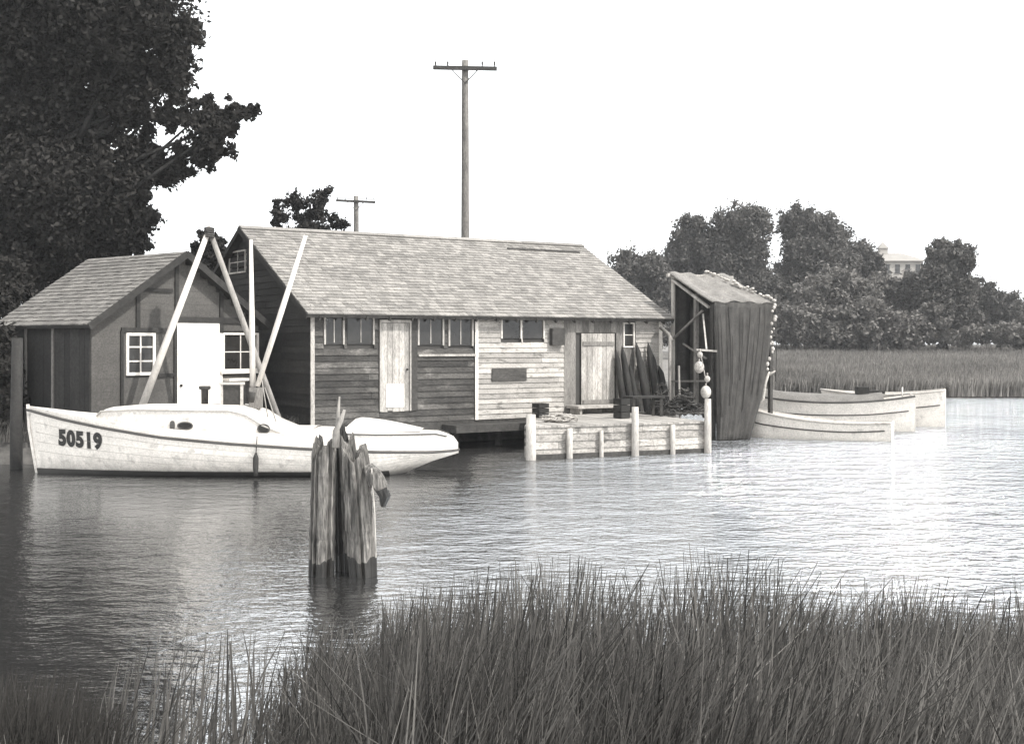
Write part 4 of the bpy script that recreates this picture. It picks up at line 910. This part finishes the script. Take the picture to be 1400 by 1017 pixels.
# ---------------------------------------------------------------- moored skiffs at right
def skiff(name, label, p0, p1, beam_, zbow, zmid, zst, mtl, cover=False, strakes=2):
    """p0 bow, p1 stern (x,y); transom stern at right"""
    p0, p1 = Vector(p0), Vector(p1); d = (p1 - p0); L_ = d.length; d.normalize(); n = Vector((-d.y, d.x)); t = thing(name, label, 'boat', ((p0.x + p1.x) / 2, (p0.y + p1.y) / 2, 0), 'small boats moored by the marsh')
    sheer = lambda s: zbow * (1 - s) ** 2 + 2 * (2 * zmid - .5 * (zbow + zst)) * s * (1 - s) + zst * s * s
    hb = lambda s: beam_ / 2 * (1 - (1 - min(s / .55, 1)) ** 2.2) * (1 - .22 * max(0, (s - .55) / .45) ** 1.6)
    def P(s, v, side, ins=0):
        k = -.16 + .3 * max(0, 1 - s / .16) ** 2 + .12 * max(0, (s - .75) / .25) ; g = sheer(s); z = k + (g - k) * v; b = max(hb(s) * (.62 + .38 * v ** .7) * (1 if s > .08 else 1) - ins, 0)
        q = p0 + d * (L_ * s + .25 * (1 - v) * max(0, 1 - s / .15)) + n * side * b; return Vector((q.x, q.y, z))
    NS_, NV_ = 30, 6; m = MB()
    for side in (-1, 1):
        vs = [P(i / NS_, j / NV_, side) for i in range(NS_ + 1) for j in range(NV_ + 1)]; m.add(vs, [(i * 7 + j, (i + 1) * 7 + j, (i + 1) * 7 + j + 1, i * 7 + j + 1) for i in range(NS_) for j in range(NV_)], True)
        vs = [P(i / NS_, j / NV_ if j else .12, side, .03) for i in range(NS_ + 1) for j in range(NV_ + 1)]; m.add(vs, [(i * 7 + j, (i + 1) * 7 + j, (i + 1) * 7 + j + 1, i * 7 + j + 1) for i in range(NS_) for j in range(NV_)], True)
    vs = []
    for i in range(NS_ + 1): vs += [P(i / NS_, .3, -1), P(i / NS_, .3, 1)]
    m.add(vs, [(2 * i, 2 * i + 2, 2 * i + 3, 2 * i + 1) for i in range(NS_)])
    h = m.build('hull', mtl, t)
    m = MB(); vs = [P(1, 0, -1), P(1, 0, 1)] + [P(1, v, 1) for v in (.3, .6, 1)] + [P(1, v, -1) for v in (1, .6, .3)]; dv = Vector((d.x, d.y, 0)) * .03
    nn_ = len(vs); m.add(vs + [v + dv for v in vs], [tuple(range(nn_ - 1, -1, -1)), tuple(range(nn_, 2 * nn_))] + [(i, (i + 1) % nn_, nn_ + (i + 1) % nn_, nn_ + i) for i in range(nn_)]); m.build('transom', M['skiff_paint'], t)
    m = MB()
    for side in (-1, 1): m.tube([P(i / 30, 1, side) + Vector((n.x, n.y, 0)) * side * .015 for i in range(31)], .032, 6)
    m.build('gunwale', M['trim'] if cover else M['boat_grey'], t)
    m = MB()
    for side in (-1, 1): m.tube([P(i / 30, .62, side) + Vector((n.x, n.y, 0)) * side * .01 for i in range(2, 30)], .02, 5)
    m.build('strake', M['trim'], t)
    for s in (.3, .55, .8):
        m = MB(); a = P(s, .72, -1, .04); b = P(s, .72, 1, .04); m.beam(a, b, .22, .03); 
        if not cover: m.build('thwart', M['boat_grey'], t)
    if cover:
        m = MB(); vs = []; n1 = 26
        for i in range(n1 + 1):
            s = .03 + .8 * i / n1
            for k in range(9):
                q = -1 + k / 4; a = P(s, 1, 1); b = P(s, 1, -1); c = a.lerp(b, (1 - q) / 2); c.z += .02 + .24 * (1 - q * q) * (1 - .35 * s) + .012 * math.sin(17 * s + 5 * q); vs.append(c)
        m.add(vs, [(9 * i + k, 9 * i + 9 + k, 9 * i + 10 + k, 9 * i + 1 + k) for i in range(n1) for k in range(8)], True); m.build('canvas_cover', M['boat_cover'], t)
        m = MB(); q = P(.72, 1, 0) ; m.box(q + Vector((0, 0, .3)), (.35, .3, .22)); m.box(q + Vector((.45, .1, .24)), (.5, .2, .1)); m.build('engine_cover', M['black_wood'], t)
        m = MB(); q = P(.93, 1, -1); m.tube([q, q + Vector((0, 0, .32))], .02, 6); m.build('post', M['white_paint'], t)
    return t
a = at(1018, 600, 34.1); b = at(1222, 607, 33.2)
skiff('skiff', 'low white open skiff nearest the camera, square stern to the right', (a.x, 34.9), (b.x, 33.4), 1.25, .86, .52, .5, M['skiff_paint'])
a = at(1000, 590, 38.6); b = at(1252, 590, 37.0)
skiff('covered_boat', 'larger pale boat with a dark grey canvas cover behind the low skiff', (a.x + .1, 38.4), (b.x, 37.3), 1.9, 1.12, .86, 1.06, M['skiff_paint'], True)
a = at(1236, 590, 38.6); b = at(1296, 590, 39)
skiff('skiff', 'short pale boat end-on at the right behind the covered boat', (b.x - 3.6, 40.6), (b.x, 39.3), 1.5, 1.12, 1.0, 1.15, M['skiff_paint'])

# post added as a patch of bank shade at the far left and a heap of gear on the dock
m = MB(); q = at(22, 600, 25.9); m.tube([(q.x, q.y, -.7), (q.x, q.y, .8), (q.x + .03, q.y, at(0, 462, 25.9).z)], [.13, .125, .11], 12, jitter=.05); tag(m.build('bank_shade_post', M['black_wood']), 'dark upright post added as bank shade left of the white boat bow', 'post')
def heap(px_, row, D, rx, rz, n, seed, mtl):
    rs = random.Random(seed); c0 = at(px_, row, D); m = MB()
    for i in range(n):
        a = rs.uniform(0, 6.28); q = rs.random() ** .5; c = Vector((c0.x + rx * q * math.cos(a), c0.y + rx * .5 * q * math.sin(a), zdk + .03 + rz * (1 - q) * rs.random())); r_ = rs.uniform(.07, .16)
        m.tube([c + Vector((r_ * math.cos(k * .7), r_ * math.sin(k * .7) * rs.uniform(.5, 1), rs.uniform(-.03, .07))) for k in range(10)], rs.uniform(.01, .02), 5)
    return m.build('net_heap', mtl)
tag(heap(935, 575, 32.3, .55, .75, 150, 5, M['net_strand_mat']), 'tangled heap of dark net and line on the dock below the hanging buoys', 'net')
tag(heap(905, 575, 32.6, .3, .9, 90, 6, M['dark_wood']), 'narrow dark tangle of gear between the stakes and the net shed post', 'net')
# weeds at the gable foot and along the shore
X = np.concatenate([rng.uniform(-7.2, -5.0, 900), rng.uniform(-20, -7.5, 2500)]); Y = np.concatenate([rng.uniform(28.0, 29.8, 900), rng.uniform(27.0, 27.4, 2500)])
tag(blades('shore_weeds', X, Y, np.full(len(X), .45), rng.uniform(.15, .55, len(X)), rng.uniform(.02, .035, len(X)), .5, M['reed'], 2), kind='stuff')

# ---------------------------------------------------------------- air
m = MB(); m.box((0, 770, 13), (2100, 1700, 29)); hz = m.build('haze', M['water']); hz.data.materials.clear()
hm = bpy.data.materials.new('haze'); hm.use_nodes = True; hn = hm.node_tree; hn.nodes.clear()
ho = hn.nodes.new('ShaderNodeOutputMaterial'); pv = hn.nodes.new('ShaderNodeVolumePrincipled'); pv.inputs['Color'].default_value = (.97, .98, 1, 1); pv.inputs['Density'].default_value = .0004
hn.links.new(pv.outputs[0], ho.inputs['Volume']); hz.data.materials.append(hm); tag(hz, kind='stuff')
